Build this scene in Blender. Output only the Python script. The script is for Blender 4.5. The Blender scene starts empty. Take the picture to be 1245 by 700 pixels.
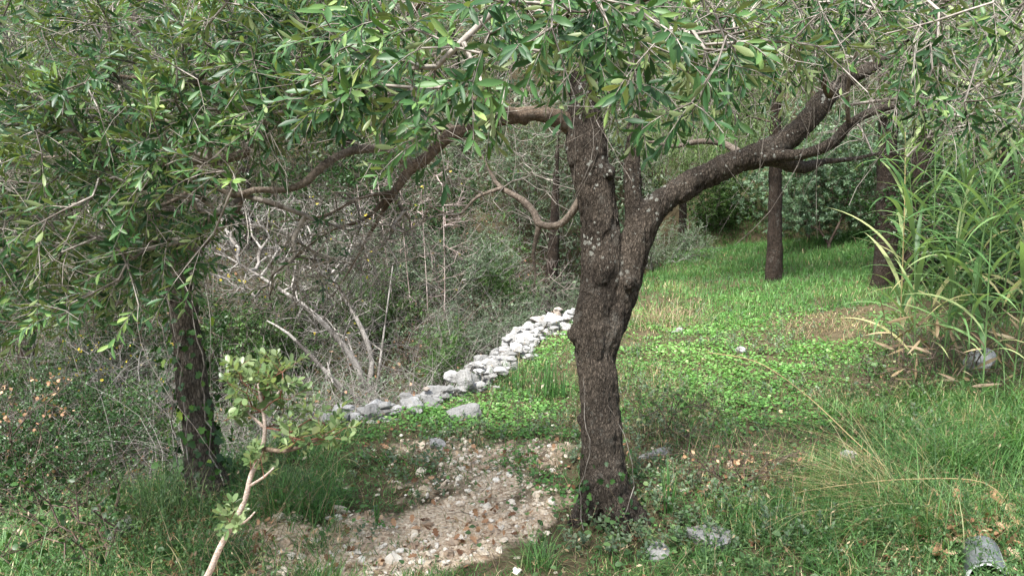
import bpy, math
import numpy as np

R = np.random.RandomState(7)
sc = bpy.context.scene
COL = sc.collection

# ------------------------------------------------------------------ camera
F = 950.0                      # focal length in pixels of a 1245 x 700 frame
CX, CY = 622.5, 350.0
PITCH = math.radians(8.0)
EYE = np.array([0.0, 0.0, 1.6])
cam_d = bpy.data.cameras.new('camera')
cam = bpy.data.objects.new('camera', cam_d)
COL.objects.link(cam)
cam.location = EYE
cam.rotation_euler = (math.radians(90) - PITCH, 0, 0)
cam_d.sensor_width = 36.0
cam_d.lens = F / 1245.0 * 36.0
cam_d.clip_start = 0.05
cam_d.clip_end = 500
cam_d.dof.use_dof = False
sc.camera = cam

# ------------------------------------------------------------------ light
SUN_EL, SUN_AZ = math.radians(58), math.radians(215)      # azimuth: clockwise from +Y, light comes from behind left
world = bpy.data.worlds.new('World')
sc.world = world
world.use_nodes = True
wn = world.node_tree
bg = wn.nodes['Background']
sky = wn.nodes.new('ShaderNodeTexSky')
sky.sky_type = 'NISHITA'
sky.sun_disc = False
sky.sun_elevation = SUN_EL
sky.sun_rotation = SUN_AZ
sky.air_density = 1.0
sky.dust_density = 3.0
hs = wn.nodes.new('ShaderNodeHueSaturation')
hs.inputs['Saturation'].default_value = 0.65
wn.links.new(sky.outputs[0], hs.inputs['Color'])
wn.links.new(hs.outputs[0], bg.inputs['Color'])
bg.inputs['Strength'].default_value = 0.12
sun_d = bpy.data.lights.new('sun', 'SUN')
sun = bpy.data.objects.new('sun', sun_d)
COL.objects.link(sun)
sun_d.energy = 3.6
sun_d.angle = math.radians(13)
sun_d.color = (1.0, 0.98, 0.94)
sun.rotation_euler = (math.radians(90) - SUN_EL, 0, math.radians(180) - SUN_AZ)
sc.view_settings.view_transform = 'Standard'
sc.view_settings.look = 'None'
sc.view_settings.exposure = 1.68
sc.view_settings.gamma = 1.0
sc.view_settings.use_curve_mapping = False
sc.cycles.max_bounces = 7
sc.cycles.diffuse_bounces = 4
sc.cycles.glossy_bounces = 2
sc.cycles.transmission_bounces = 3

# ------------------------------------------------------------------ small maths
RT = np.array([1.0, 0, 0])
FW = np.array([0, math.cos(PITCH), -math.sin(PITCH)])
UP = np.array([0, math.sin(PITCH), math.cos(PITCH)])
Z = np.array([0, 0, 1.0])

def U(px, py, dep):
    """point seen at pixel px,py at depth dep along the lens axis"""
    px, py, dep = np.broadcast_arrays(np.asarray(px, float), np.asarray(py, float), np.asarray(dep, float))
    return (EYE + dep[..., None] * (FW + ((px - CX) / F)[..., None] * RT - ((py - CY) / F)[..., None] * UP))

def proj(P):
    V = P - EYE
    d = V @ FW
    d = np.where(d < 0.1, 0.1, d)
    return CX + F * (V @ RT) / d, CY - F * (V @ UP) / d, d

def nrm(v):
    return v / np.maximum(np.linalg.norm(v, axis=-1, keepdims=True), 1e-9)

def sstep(a, b, x):
    t = np.clip((x - a) / (b - a), 0, 1)
    return t * t * (3 - 2 * t)

def _h(i, j, k, s):
    n = (i * 374761393 + j * 668265263 + k * 2147483647 + s * 1274126177) & 0x7fffffff
    n = ((n ^ (n >> 13)) * 1274126177) & 0x7fffffff
    return ((n ^ (n >> 16)) & 0xffff) / 65535.0

def vnoise(P, scale=1.0, seed=0):
    """value noise -1..1 on (N,3)"""
    Q = np.atleast_2d(P) * scale
    I = np.floor(Q).astype(np.int64)
    f = Q - I
    f = f * f * (3 - 2 * f)
    o = 0
    for a in (0, 1):
        for b in (0, 1):
            for c in (0, 1):
                w = (f[:, 0] if a else 1 - f[:, 0]) * (f[:, 1] if b else 1 - f[:, 1]) * (f[:, 2] if c else 1 - f[:, 2])
                o = o + w * _h(I[:, 0] + a, I[:, 1] + b, I[:, 2] + c, seed)
    return o * 2 - 1

def n2(x, y, s, seed=0):
    x = np.asarray(x, float); y = np.asarray(y, float)
    P = np.stack([x.ravel(), y.ravel(), np.full(x.size, 0.37)], 1)
    return vnoise(P, s, seed).reshape(x.shape)

def rv(n, s=1.0):
    v = nrm(R.normal(size=(n, 3)))
    return v * s

# ------------------------------------------------------------------ mesh builder
def link(name, me, parent=None, loc=(0, 0, 0)):
    o = bpy.data.objects.new(name, me)
    COL.objects.link(o)
    if parent is not None:
        o.parent = parent
    else:
        o.location = loc
    return o

def props(o, label=None, cat=None, group=None, kind=None):
    if label: o['label'] = label
    if cat: o['category'] = cat
    if group: o['group'] = group
    if kind: o['kind'] = kind
    return o

def thing(name, label, cat, loc, group=None):
    o = bpy.data.objects.new(name, None)
    COL.objects.link(o)
    o.location = [float(v) for v in loc]
    o.empty_display_size = 0.1
    return props(o, label, cat, group)

class MB:
    def __init__(s):
        s.v = []; s.t = []; s.q = []; s.rt = []; s.rq = []; s.n = 0
    def add(s, V, tris=None, quads=None, rt=None, rq=None):
        """V (n,3); tris (m,3), quads (k,4) indices; rt, rq per-face random"""
        s.v.append(V.astype(np.float32))
        if tris is not None and len(tris):
            s.t.append(tris + s.n); s.rt.append(np.zeros(len(tris)) if rt is None else rt)
        if quads is not None and len(quads):
            s.q.append(quads + s.n); s.rq.append(np.zeros(len(quads)) if rq is None else rq)
        s.n += len(V)
    def mesh(s, name, mat, origin=(0, 0, 0), smooth=True):
        me = bpy.data.meshes.new(name)
        V = np.concatenate(s.v) - np.asarray(origin, np.float32)
        T = np.concatenate(s.t) if s.t else np.zeros((0, 3), int)
        Q = np.concatenate(s.q) if s.q else np.zeros((0, 4), int)
        r = np.concatenate([np.concatenate(s.rt) if s.rt else np.zeros(0), np.concatenate(s.rq) if s.rq else np.zeros(0)])
        me.vertices.add(len(V)); me.vertices.foreach_set('co', V.astype(np.float32).ravel())
        li = np.concatenate([T.ravel(), Q.ravel()]).astype(np.int32)
        me.loops.add(len(li)); me.loops.foreach_set('vertex_index', li)
        nf = len(T) + len(Q)
        st = np.concatenate([np.arange(len(T)) * 3, len(T) * 3 + np.arange(len(Q)) * 4]).astype(np.int32)
        me.polygons.add(nf); me.polygons.foreach_set('loop_start', st)
        me.update(calc_edges=True)
        me.polygons.foreach_set('use_smooth', np.full(nf, smooth))
        a = me.attributes.new('rnd', 'FLOAT', 'FACE'); a.data.foreach_set('value', r.astype(np.float32))
        me.materials.append(mat)
        return me
    def build(s, name, mat, parent=None, loc=(0, 0, 0), smooth=True):
        if not s.v: return None
        org = tuple(parent.location) if parent is not None and parent.type == 'EMPTY' else (tuple(parent['_org']) if parent is not None else loc)
        me = s.mesh(name, mat, org, smooth)
        o = link(name, me, parent, loc)
        return o

# leaf templates: x along, y across, z normal; faces counter-clockwise seen from +z
def tpl(mid, half, fold):
    """leaf with midrib: mid xs (incl. 0 and 1), half widths at inner xs"""
    m = len(mid); V = [(x, 0, 0) for x in mid]
    li = len(V); V += [(x, h, fold * h) for x, h in zip(mid[1:-1], half)]
    ri = len(V); V += [(x, -h, fold * h) for x, h in zip(mid[1:-1], half)]
    k = m - 2; T = []; Q = []
    T.append((0, 1, li)); T.append((0, ri, 1))
    for i in range(k - 1):
        Q.append((1 + i, 2 + i, li + i + 1, li + i)); Q.append((1 + i, ri + i, ri + i + 1, 2 + i))
    T.append((k, m - 1, li + k - 1)); T.append((k, ri + k - 1, m - 1))
    return np.array(V, float), np.array(T), np.array(Q).reshape(-1, 4)

def strip(n, prof):
    xs = np.linspace(0, 1, n + 1); V = []; Q = []
    for x in xs[:-1]:
        w = prof(x); V += [(x, w, 0), (x, -w, 0)]
    V.append((1, 0, 0))
    for i in range(n - 1):
        Q.append((2 * i + 1, 2 * i + 3, 2 * i + 2, 2 * i))
    T = [(2 * n - 2, 2 * n - 1, 2 * n)]
    return np.array(V, float), np.array(T), np.array(Q).reshape(-1, 4)

OLIVE = tpl([0, .1, .35, .65, .9, 1], [.22, .8, 1, .5], .35)
LANCE = tpl([0, .3, .7, 1], [.9, .8], .35)
DIAM = (np.array([(0, 0, 0), (.5, 1, .25), (1, 0, 0), (.5, -1, .25)], float), np.array([(0, 2, 1), (0, 3, 2)]), np.zeros((0, 4), int))
ROUND = tpl([0, .15, .5, .85, 1], [.5, 1, .7], .2)
BLADE = strip(3, lambda x: 1 - .6 * x)
BLADE2 = strip(6, lambda x: 1 - .75 * x)
REED = tpl(list(np.linspace(0, 1, 11)), [.6, .9, 1, 1, .9, .8, .62, .42, .2], .22)
FLAT = (np.array([(0, 1, 0), (0, -1, 0), (1, 0, 0)], float), np.array([(1, 2, 0)]), np.zeros((0, 4), int))

def poly_leaf(pts):
    """fan leaf from an outline (half outline mirrored), hub in the middle"""
    P = [(x, y) for x, y in pts] + [(x, -y) for x, y in reversed(pts[1:-1])]
    V = [(.45, 0, -.06)] + [(x, y, .12 * abs(y)) for x, y in P]
    n = len(P)
    T = [(0, 1 + (i + 1) % n, 1 + i) for i in range(n)]
    return np.array(V, float), np.array(T), np.zeros((0, 4), int)
IVY = poly_leaf([(0.12, 0), (0, .55), (.22, .45), (.38, 1.0), (.55, .5), (.78, .55), (1, 0)])
OAK = poly_leaf([(0, 0), (.12, .35), (.22, .3), (.33, .8), (.45, .45), (.6, 1), (.7, .5), (.85, .7), (1, 0)])

def leaves(mb, P, D, N, L, W, T, curl=0.0, rnd=None, twist=None):
    """W is the half width as a fraction of length when scalar <1"""
    n = len(P)
    if n == 0: return
    V, tr, qd = T
    D = nrm(D); S = nrm(np.cross(N, D)); N2 = np.cross(D, S)
    L = np.broadcast_to(np.asarray(L, float), (n,)); W = np.broadcast_to(np.asarray(W, float), (n,))
    curl = np.broadcast_to(np.asarray(curl, float), (n,))
    x = V[:, 0][None] * np.ones((n, 1)); y = V[:, 1][None]; z = V[:, 2][None]
    # bend as an arc: angle grows with x
    a = curl[:, None] * x
    ca = np.where(np.abs(curl[:, None]) < 1e-3, x, np.sin(a) / np.where(np.abs(curl[:, None]) < 1e-3, 1, curl[:, None]))
    sa = np.where(np.abs(curl[:, None]) < 1e-3, 0, (1 - np.cos(a)) / np.where(np.abs(curl[:, None]) < 1e-3, 1, curl[:, None]))
    X = ca * L[:, None]; Zz = -sa * L[:, None] + z * (W * L)[:, None]; Y = y * (W * L)[:, None]
    C = P[:, None] + X[..., None] * D[:, None] + Y[..., None] * S[:, None] + Zz[..., None] * N2[:, None]
    off = (np.arange(n) * len(V))[:, None, None]
    if rnd is None: rnd = R.rand(n)
    mb.add(C.reshape(-1, 3), (tr[None] + off).reshape(-1, 3), (qd[None] + off).reshape(-1, 4),
           np.repeat(rnd, len(tr)), np.repeat(rnd, len(qd)))

def edges(mb, A, B, ra, rb, k=4, rnd=None):
    n = len(A)
    if n == 0: return
    d = nrm(B - A)
    ref = np.where(np.abs(d[:, 2:3]) > .9, np.array([[1.0, 0, 0]]), np.array([[0, 0, 1.0]]))
    u = nrm(np.cross(d, ref)); v = np.cross(d, u)
    an = np.arange(k) * 2 * math.pi / k
    ring = u[:, None] * np.cos(an)[None, :, None] + v[:, None] * np.sin(an)[None, :, None]
    V = np.concatenate([A[:, None] + ring * ra[:, None, None], (B + d * rb[:, None] * .3)[:, None] + ring * rb[:, None, None]], 1)
    i = np.arange(k); q = np.stack([i, (i + 1) % k, (i + 1) % k + k, i + k], 1)
    off = (np.arange(n) * 2 * k)[:, None, None]
    if rnd is None: rnd = R.rand(n)
    mb.add(V.reshape(-1, 3), None, (q[None] + off).reshape(-1, 4), None, np.repeat(rnd, k))

def resample(P, r, step):
    P = np.asarray(P, float); r = np.asarray(r, float)
    E = np.vstack([2 * P[0] - P[1], P, 2 * P[-1] - P[-2]])
    re = np.concatenate([[r[0]], r, [r[-1]]])
    out = []; ro = []
    for i in range(1, len(E) - 2):
        n = max(2, int(np.linalg.norm(E[i + 1] - E[i]) / step))
        for t in np.arange(n) / n:
            a, b, c, d = E[i - 1:i + 3]
            out.append(.5 * ((2 * b) + (c - a) * t + (2 * a - 5 * b + 4 * c - d) * t * t + (-a + 3 * b - 3 * c + d) * t ** 3))
            ro.append(re[i] + (re[i + 1] - re[i]) * (t * t * (3 - 2 * t)))
    out.append(P[-1]); ro.append(r[-1])
    return np.array(out), np.array(ro)

def tube(mb, P, r, k=12, step=.03, wob=.06, ns=14, cap=True, rnd=.5):
    P, r = resample(P, r, step)
    n = len(P)
    t = nrm(np.gradient(P, axis=0))
    u = nrm(np.cross(t[0], [0.3, 1, .2])); us = [u]
    for i in range(1, n):
        u = nrm(u - t[i] * np.dot(u, t[i])); us.append(u)
    us = np.array(us); vs = np.cross(t, us)
    an = np.arange(k) * 2 * math.pi / k
    dirs = us[:, None] * np.cos(an)[None, :, None] + vs[:, None] * np.sin(an)[None, :, None]
    base = P[:, None] + dirs * r[:, None, None]
    nz = vnoise(base.reshape(-1, 3), ns, 3).reshape(n, k) + .5 * vnoise(base.reshape(-1, 3), ns * 2.7, 5).reshape(n, k)
    V = P[:, None] + dirs * (r[:, None] * (1 + wob * nz))[..., None]
    V = V.reshape(-1, 3)
    i = np.arange(n - 1)[:, None]; j = np.arange(k)[None]
    q = np.stack([i * k + j, i * k + (j + 1) % k, (i + 1) * k + (j + 1) % k, (i + 1) * k + j], -1).reshape(-1, 4)
    tr = None
    if cap:
        V = np.vstack([V, P[0] - t[0] * r[0] * .3, P[-1] + t[-1] * r[-1] * .3])
        j = np.arange(k)
        tr = np.concatenate([np.stack([np.full(k, n * k), (j + 1) % k, j], 1),
                             np.stack([np.full(k, n * k + 1), (n - 1) * k + j, (n - 1) * k + (j + 1) % k], 1)])
    mb.add(V, tr, q, None if tr is None else np.full(len(tr), rnd), np.full(len(q), rnd))
    return P, r

# branching: join scattered tip points to a skeleton by shortest total path
def grow(S, pl, T, bf=.35, step=.14, arch=.10, wig=.02, maxd=1e9):
    S = np.asarray(S, float); T = np.asarray(T, float)
    pos = [p for p in S]; par = [-1] * len(S); pln = list(pl)
    D = np.linalg.norm(T[:, None] - S[None], axis=2) + bf * np.asarray(pl)[None]
    bn = D.argmin(1); bc = D.min(1)
    alive = np.ones(len(T), bool); tips = []
    for _ in range(len(T)):
        i = int(np.where(alive, bc, 1e18).argmin())
        alive[i] = False
        a = bn[i]; A = pos[a]; B = T[i]; d = np.linalg.norm(B - A)
        if d > maxd: continue
        n = max(1, int(math.ceil(d / step)))
        off = rv(1)[0] * arch * d + Z * arch * .8 * d
        prev = a; new = []
        for s in range(1, n + 1):
            t = s / n
            p = A + (B - A) * t + off * math.sin(math.pi * t) + (rv(1)[0] * wig * min(1, d / step) if s < n else 0)
            pos.append(p); par.append(prev); pln.append(pln[prev] + float(np.linalg.norm(p - pos[prev])))
            prev = len(pos) - 1; new.append(prev)
        tips.append(prev)
        idx = np.where(alive)[0]
        if len(idx):
            NP = np.array([pos[k] for k in new]); NL = np.array([pln[k] for k in new])
            c = np.linalg.norm(T[idx][:, None] - NP[None], axis=2) + bf * NL[None]
            m = c.argmin(1); cm = c[np.arange(len(idx)), m]
            b = cm < bc[idx]
            bc[idx[b]] = cm[b]; bn[idx[b]] = np.array(new)[m[b]]
    pos = np.array(pos); par = np.array(par); tips = np.array(tips, int)
    ns = len(S); isint = np.ones(len(pos), bool); isint[:ns] = False; isint[tips] = False
    for _ in range(3):
        i = np.where(par >= 0)[0]
        acc = np.zeros_like(pos); cnt = np.zeros(len(pos))
        np.add.at(acc, par[i], pos[i]); np.add.at(cnt, par[i], 1)
        k = isint & (cnt > 0); q = np.where(k)[0]
        new = .4 * pos[q] + .3 * pos[par[q]] + .3 * acc[q] / cnt[q][:, None]
        pos[q] = new
    return pos, par, tips

def radii(par, tips, r0=.0016, e=2.4, cap=1.0):
    w = np.zeros(len(par)); w[tips] += r0 ** e
    for i in range(len(par) - 1, -1, -1):
        if par[i] >= 0:
            w[i] = max(w[i], r0 ** e); w[par[i]] += w[i]
    return np.minimum(w ** (1 / e), cap)

def tree_edges(mb, pos, par, r, thick=.006):
    i = np.where(par >= 0)[0]; p = par[i]
    ra = np.minimum(r[p], r[i] * 1.35 + .0004); rb = r[i]
    big = rb > thick
    edges(mb, pos[p][big], pos[i][big], ra[big], rb[big], 7)
    edges(mb, pos[p][~big], pos[i][~big], ra[~big], rb[~big], 3)

KEEP = None
LIT = np.array([-.1, -.18, 0])      # leaves turn to the open side
def long_twigs(mb, A, D, L, r, sag=.35, curl=.5, seg=6, k=3):
    n = len(A); D = nrm(D); P = A; rr = r * R.uniform(.7, 1.3, n); t0 = 0
    side = rv(n) * curl
    for j in range(seg):
        D2 = nrm(D + side / seg - Z * sag / seg * (1 + j * .3) + rv(n, .16))
        Q = P + D2 * (L / seg)[:, None]
        f0 = 1 - .75 * j / seg; f1 = 1 - .75 * (j + 1) / seg
        edges(mb, P, Q, rr * f0, rr * f1, k)
        P = Q; D = D2
        yield P, D

def shoots(tw, lf, P, D, L, npair, leafL, leafW, T, ang=52, curl=.3, droop=.15, r=.0013, up=.5, jit=.35, rnd=None, whorl=2, full=.92):
    """leafy shoots: opposite pairs on a slightly drooping axis"""
    n = len(P)
    if n == 0: return
    D = nrm(D); L = np.broadcast_to(np.asarray(L, float), (n,))
    ref = np.where(np.abs(D[:, 2:3]) > .9, np.array([[1.0, 0, 0]]), np.array([[0, 0, 1.0]]))
    u = nrm(np.cross(D, ref)); v = np.cross(D, u)
    ts = np.linspace(0, 1, 4)
    C = [P + D * (L * t)[:, None] - Z * (droop * L * t * t)[:, None] for t in ts]
    if tw is not None:
        for a, b in zip(C[:-1], C[1:]): edges(tw, a, b, np.full(n, r), np.full(n, r * .7), 3)
    a0 = R.rand(n) * 6.28
    sr = R.rand(n)
    AP = []; AD = []; AN = []; AL = []; AR = []
    for j in range(npair):
        t = (.12 + .88 * (j + 1) / npair)
        c = P + D * (L * t)[:, None] - Z * (droop * L * t * t)[:, None]
        td = nrm(D - Z * (2 * droop * t))
        th = math.radians(ang) * (1.15 - .55 * t)
        for s in range(whorl):
            a = a0 + j * (math.pi / 2 if whorl == 2 else 2.4) + s * 2 * math.pi / whorl
            w = u * np.cos(a)[:, None] + v * np.sin(a)[:, None]
            d = nrm(td * math.cos(th) + w * math.sin(th) + rv(n, jit * .6))
            nn = nrm(td * .8 + Z * up + LIT + rv(n, jit))
            k = R.rand(n) < full
            AP.append(c[k]); AD.append(d[k]); AN.append(nn[k])
            AL.append((leafL * (1.05 - .3 * t) * (.7 + .5 * R.rand(n)))[k]); AR.append((.6 * sr + .4 * R.rand(n))[k])
    AP = np.concatenate(AP); AD = np.concatenate(AD); AN = np.concatenate(AN); AL = np.concatenate(AL); AR = np.concatenate(AR)
    if KEEP is not None:
        k = KEEP(AP + AD * AL[:, None] * .5); AP, AD, AN, AL, AR = AP[k], AD[k], AN[k], AL[k], AR[k]
        if rnd is not None: rnd = None
    leaves(lf, AP, AD, AN, AL, leafW * (.8 + .4 * R.rand(len(AP))), T, curl * (R.rand(len(AP)) * 2 - .5), AR if rnd is None else rnd)

# ------------------------------------------------------------------ materials
def mat(name):
    m = bpy.data.materials.new(name); m.use_nodes = True
    nt = m.node_tree; b = nt.nodes['Principled BSDF']
    return m, nt, b

def nd(nt, t, **kw):
    n = nt.nodes.new(t)
    for k, v in kw.items():
        if k in n.inputs: n.inputs[k].default_value = v
        else: setattr(n, k, v)
    return n

def ramp(nt, src, stops, interp='LINEAR'):
    r = nt.nodes.new('ShaderNodeValToRGB'); r.color_ramp.interpolation = interp
    el = r.color_ramp.elements
    while len(el) < len(stops): el.new(.5)
    for e, (p, c) in zip(el, stops):
        e.position = p; e.color = (*c, 1) if len(c) == 3 else c
    nt.links.new(src, r.inputs[0])
    return r.outputs[0]

def mixc(nt, f, a, b, mode='MIX'):
    m = nt.nodes.new('ShaderNodeMix'); m.data_type = 'RGBA'; m.blend_type = mode
    for s, i in ((f, 0), (a, 6), (b, 7)):
        if isinstance(s, (int, float)): m.inputs[i].default_value = s
        elif isinstance(s, tuple): m.inputs[i].default_value = (*s, 1)
        else: nt.links.new(s, m.inputs[i])
    return m.outputs[2]

def leaf_mat(name, stops, under=None, rough=.5, trans=.25, patch=.35, pscale=1.6, ptint=(.5, .62, .45), spec=.4):
    m, nt, b = mat(name)
    at = nd(nt, 'ShaderNodeAttribute', attribute_name='rnd')
    c = ramp(nt, at.outputs['Fac'], stops)
    geo = nt.nodes.new('ShaderNodeNewGeometry')
    nz = nd(nt, 'ShaderNodeTexNoise'); nz.inputs['Scale'].default_value = pscale; nz.inputs['Detail'].default_value = 2
    nt.links.new(geo.outputs['Position'], nz.inputs['Vector'])
    f = nd(nt, 'ShaderNodeMapRange'); nt.links.new(nz.outputs['Fac'], f.inputs[0])
    f.inputs[1].default_value = .4; f.inputs[2].default_value = .62; f.inputs[3].default_value = 0; f.inputs[4].default_value = patch
    c = mixc(nt, f.outputs[0], c, mixc(nt, 1.0, c, ptint, 'MULTIPLY'))
    if under:
        c = mixc(nt, geo.outputs['Backfacing'], c, under)
    nt.links.new(c, b.inputs['Base Color'])
    b.inputs['Roughness'].default_value = rough
    b.inputs['Specular IOR Level'].default_value = spec
    if trans > 0:
        tl = nt.nodes.new('ShaderNodeBsdfTranslucent')
        nt.links.new(mixc(nt, 1.0, c, (1.15, 1.3, .5), 'MULTIPLY'), tl.inputs['Color'])
        mx = nt.nodes.new('ShaderNodeMixShader'); mx.inputs[0].default_value = trans
        nt.links.new(b.outputs[0], mx.inputs[1]); nt.links.new(tl.outputs[0], mx.inputs[2])
        nt.links.new(mx.outputs[0], nt.nodes['Material Output'].inputs[0])
    return m

def bark_mat(name, dark, light, vs=(38, 38, 13), bump=.9, lichen=0.0, lich=(.42, .43, .38), dist=.01, soft=False):
    m, nt, b = mat(name)
    geo = nt.nodes.new('ShaderNodeNewGeometry')
    mp = nd(nt, 'ShaderNodeMapping'); mp.inputs['Scale'].default_value = vs
    nt.links.new(geo.outputs['Position'], mp.inputs['Vector'])
    n1 = nd(nt, 'ShaderNodeTexNoise'); n1.inputs['Scale'].default_value = 1.6; n1.inputs['Detail'].default_value = 7; n1.inputs['Roughness'].default_value = .65
    nt.links.new(mp.outputs[0], n1.inputs['Vector'])
    dv = nt.nodes.new('ShaderNodeVectorMath'); dv.operation = 'MULTIPLY_ADD'
    nt.links.new(n1.outputs['Color'], dv.inputs[0]); dv.inputs[1].default_value = (.9, .9, .9); nt.links.new(mp.outputs[0], dv.inputs[2])
    vo = nd(nt, 'ShaderNodeTexVoronoi', feature='DISTANCE_TO_EDGE'); vo.inputs['Scale'].default_value = 1.9
    nt.links.new(dv.outputs[0], vo.inputs['Vector'])
    cr = nd(nt, 'ShaderNodeMapRange'); nt.links.new(vo.outputs['Distance'], cr.inputs[0]); cr.inputs[2].default_value = .28
    h = nt.nodes.new('ShaderNodeMath'); h.operation = 'MULTIPLY_ADD'
    ce = nt.nodes.new('ShaderNodeMath'); ce.operation = 'MULTIPLY'; nt.links.new(cr.outputs[0], ce.inputs[0]); ce.inputs[1].default_value = .55
    nt.links.new(n1.outputs['Fac'], h.inputs[0]); h.inputs[1].default_value = 1.9; nt.links.new(ce.outputs[0], h.inputs[2])
    hr = nd(nt, 'ShaderNodeMapRange'); nt.links.new(h.outputs[0], hr.inputs[0]); hr.inputs[1].default_value = .75; hr.inputs[2].default_value = 1.85
    c = mixc(nt, hr.outputs[0], dark, light)
    big = nd(nt, 'ShaderNodeTexNoise'); big.inputs['Scale'].default_value = 5; big.inputs['Detail'].default_value = 4
    nt.links.new(geo.outputs['Position'], big.inputs['Vector'])
    c = mixc(nt, .55, c, mixc(nt, 1.0, c, ramp(nt, big.outputs['Fac'], [(.3, (.35, .33, .32)), (.65, (1.7, 1.66, 1.6))]), 'MULTIPLY'))
    mo = nd(nt, 'ShaderNodeTexNoise'); mo.inputs['Scale'].default_value = 11; mo.inputs['Detail'].default_value = 8; mo.inputs['Roughness'].default_value = .75
    nt.links.new(geo.outputs['Position'], mo.inputs['Vector'])
    mr = nd(nt, 'ShaderNodeMapRange'); nt.links.new(mo.outputs['Fac'], mr.inputs[0]); mr.inputs[1].default_value = .54; mr.inputs[2].default_value = .68; mr.inputs[4].default_value = .4
    c = mixc(nt, mr.outputs[0], c, (.21, .205, .18))
    if lichen != 0:
        v2 = nd(nt, 'ShaderNodeTexVoronoi'); v2.inputs['Scale'].default_value = 27; v2.inputs['Randomness'].default_value = 1
        nt.links.new(geo.outputs['Position'], v2.inputs['Vector'])
        ns = nd(nt, 'ShaderNodeTexNoise'); ns.inputs['Scale'].default_value = 4.5; ns.inputs['Detail'].default_value = 1
        nt.links.new(geo.outputs['Position'], ns.inputs['Vector'])
        fin = nd(nt, 'ShaderNodeTexNoise'); fin.inputs['Scale'].default_value = 120; fin.inputs['Detail'].default_value = 2
        nt.links.new(geo.outputs['Position'], fin.inputs['Vector'])
        s = nt.nodes.new('ShaderNodeMath'); s.operation = 'MULTIPLY_ADD'
        nt.links.new(fin.outputs['Fac'], s.inputs[0]); s.inputs[1].default_value = .5; nt.links.new(v2.outputs['Distance'], s.inputs[2])
        s2 = nt.nodes.new('ShaderNodeMath'); s2.operation = 'SUBTRACT'
        nt.links.new(s.outputs[0], s2.inputs[0]); nt.links.new(ns.outputs['Fac'], s2.inputs[1])
        lm = nd(nt, 'ShaderNodeMapRange'); nt.links.new(s2.outputs[0], lm.inputs[0])
        lm.inputs[1].default_value = lichen; lm.inputs[2].default_value = lichen - .06
        lm.inputs[3].default_value = 0; lm.inputs[4].default_value = .75
        sx = nt.nodes.new('ShaderNodeSeparateXYZ'); nt.links.new(geo.outputs['Position'], sx.inputs[0])
        zm = nd(nt, 'ShaderNodeMapRange'); nt.links.new(sx.outputs[2], zm.inputs[0]); zm.inputs[1].default_value = 1.0; zm.inputs[2].default_value = 1.35; zm.inputs[3].default_value = .15
        mm = nt.nodes.new('ShaderNodeMath'); mm.operation = 'MULTIPLY'; nt.links.new(lm.outputs[0], mm.inputs[0]); nt.links.new(zm.outputs[0], mm.inputs[1])
        c = mixc(nt, mm.outputs[0], c, lich)
    nt.links.new(c, b.inputs['Base Color'])
    b.inputs['Roughness'].default_value = .92; b.inputs['Specular IOR Level'].default_value = .15
    bp = nd(nt, 'ShaderNodeBump'); bp.inputs['Strength'].default_value = bump; bp.inputs['Distance'].default_value = dist
    nt.links.new(hr.outputs[0], bp.inputs['Height']); nt.links.new(bp.outputs[0], b.inputs['Normal'])
    return m

def twig_mat(name, a, b_, rough=.85):
    m, nt, b = mat(name)
    at = nd(nt, 'ShaderNodeAttribute', attribute_name='rnd')
    c = ramp(nt, at.outputs['Fac'], [(0, a), (1, b_)])
    geo = nt.nodes.new('ShaderNodeNewGeometry')
    nz = nd(nt, 'ShaderNodeTexNoise'); nz.inputs['Scale'].default_value = 60
    nt.links.new(geo.outputs['Position'], nz.inputs['Vector'])
    c = mixc(nt, 1.0, c, ramp(nt, nz.outputs['Fac'], [(.3, (.6, .6, .6)), (.7, (1.2, 1.2, 1.2))]), 'MULTIPLY')
    nt.links.new(c, b.inputs['Base Color'])
    b.inputs['Roughness'].default_value = rough; b.inputs['Specular IOR Level'].default_value = .2
    return m

def stone_mat(name, stops, scale=9, bump=.5, dist=.02, per=True):
    m, nt, b = mat(name)
    geo = nt.nodes.new('ShaderNodeNewGeometry')
    at = nd(nt, 'ShaderNodeAttribute', attribute_name='rnd')
    n1 = nd(nt, 'ShaderNodeTexNoise'); n1.inputs['Scale'].default_value = scale; n1.inputs['Detail'].default_value = 8; n1.inputs['Roughness'].default_value = .7
    nt.links.new(geo.outputs['Position'], n1.inputs['Vector'])
    c = ramp(nt, at.outputs['Fac'], stops)
    c = mixc(nt, 1.0, c, ramp(nt, n1.outputs['Fac'], [(.3, (.5, .49, .47)), (.48, (.95, .94, .92)), (.7, (1.1, 1.1, 1.1))]), 'MULTIPLY')
    nt.links.new(c, b.inputs['Base Color'])
    b.inputs['Roughness'].default_value = .9; b.inputs['Specular IOR Level'].default_value = .2
    bp = nd(nt, 'ShaderNodeBump'); bp.inputs['Strength'].default_value = bump; bp.inputs['Distance'].default_value = dist
    nt.links.new(n1.outputs['Fac'], bp.inputs['Height']); nt.links.new(bp.outputs[0], b.inputs['Normal'])
    return m

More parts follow.
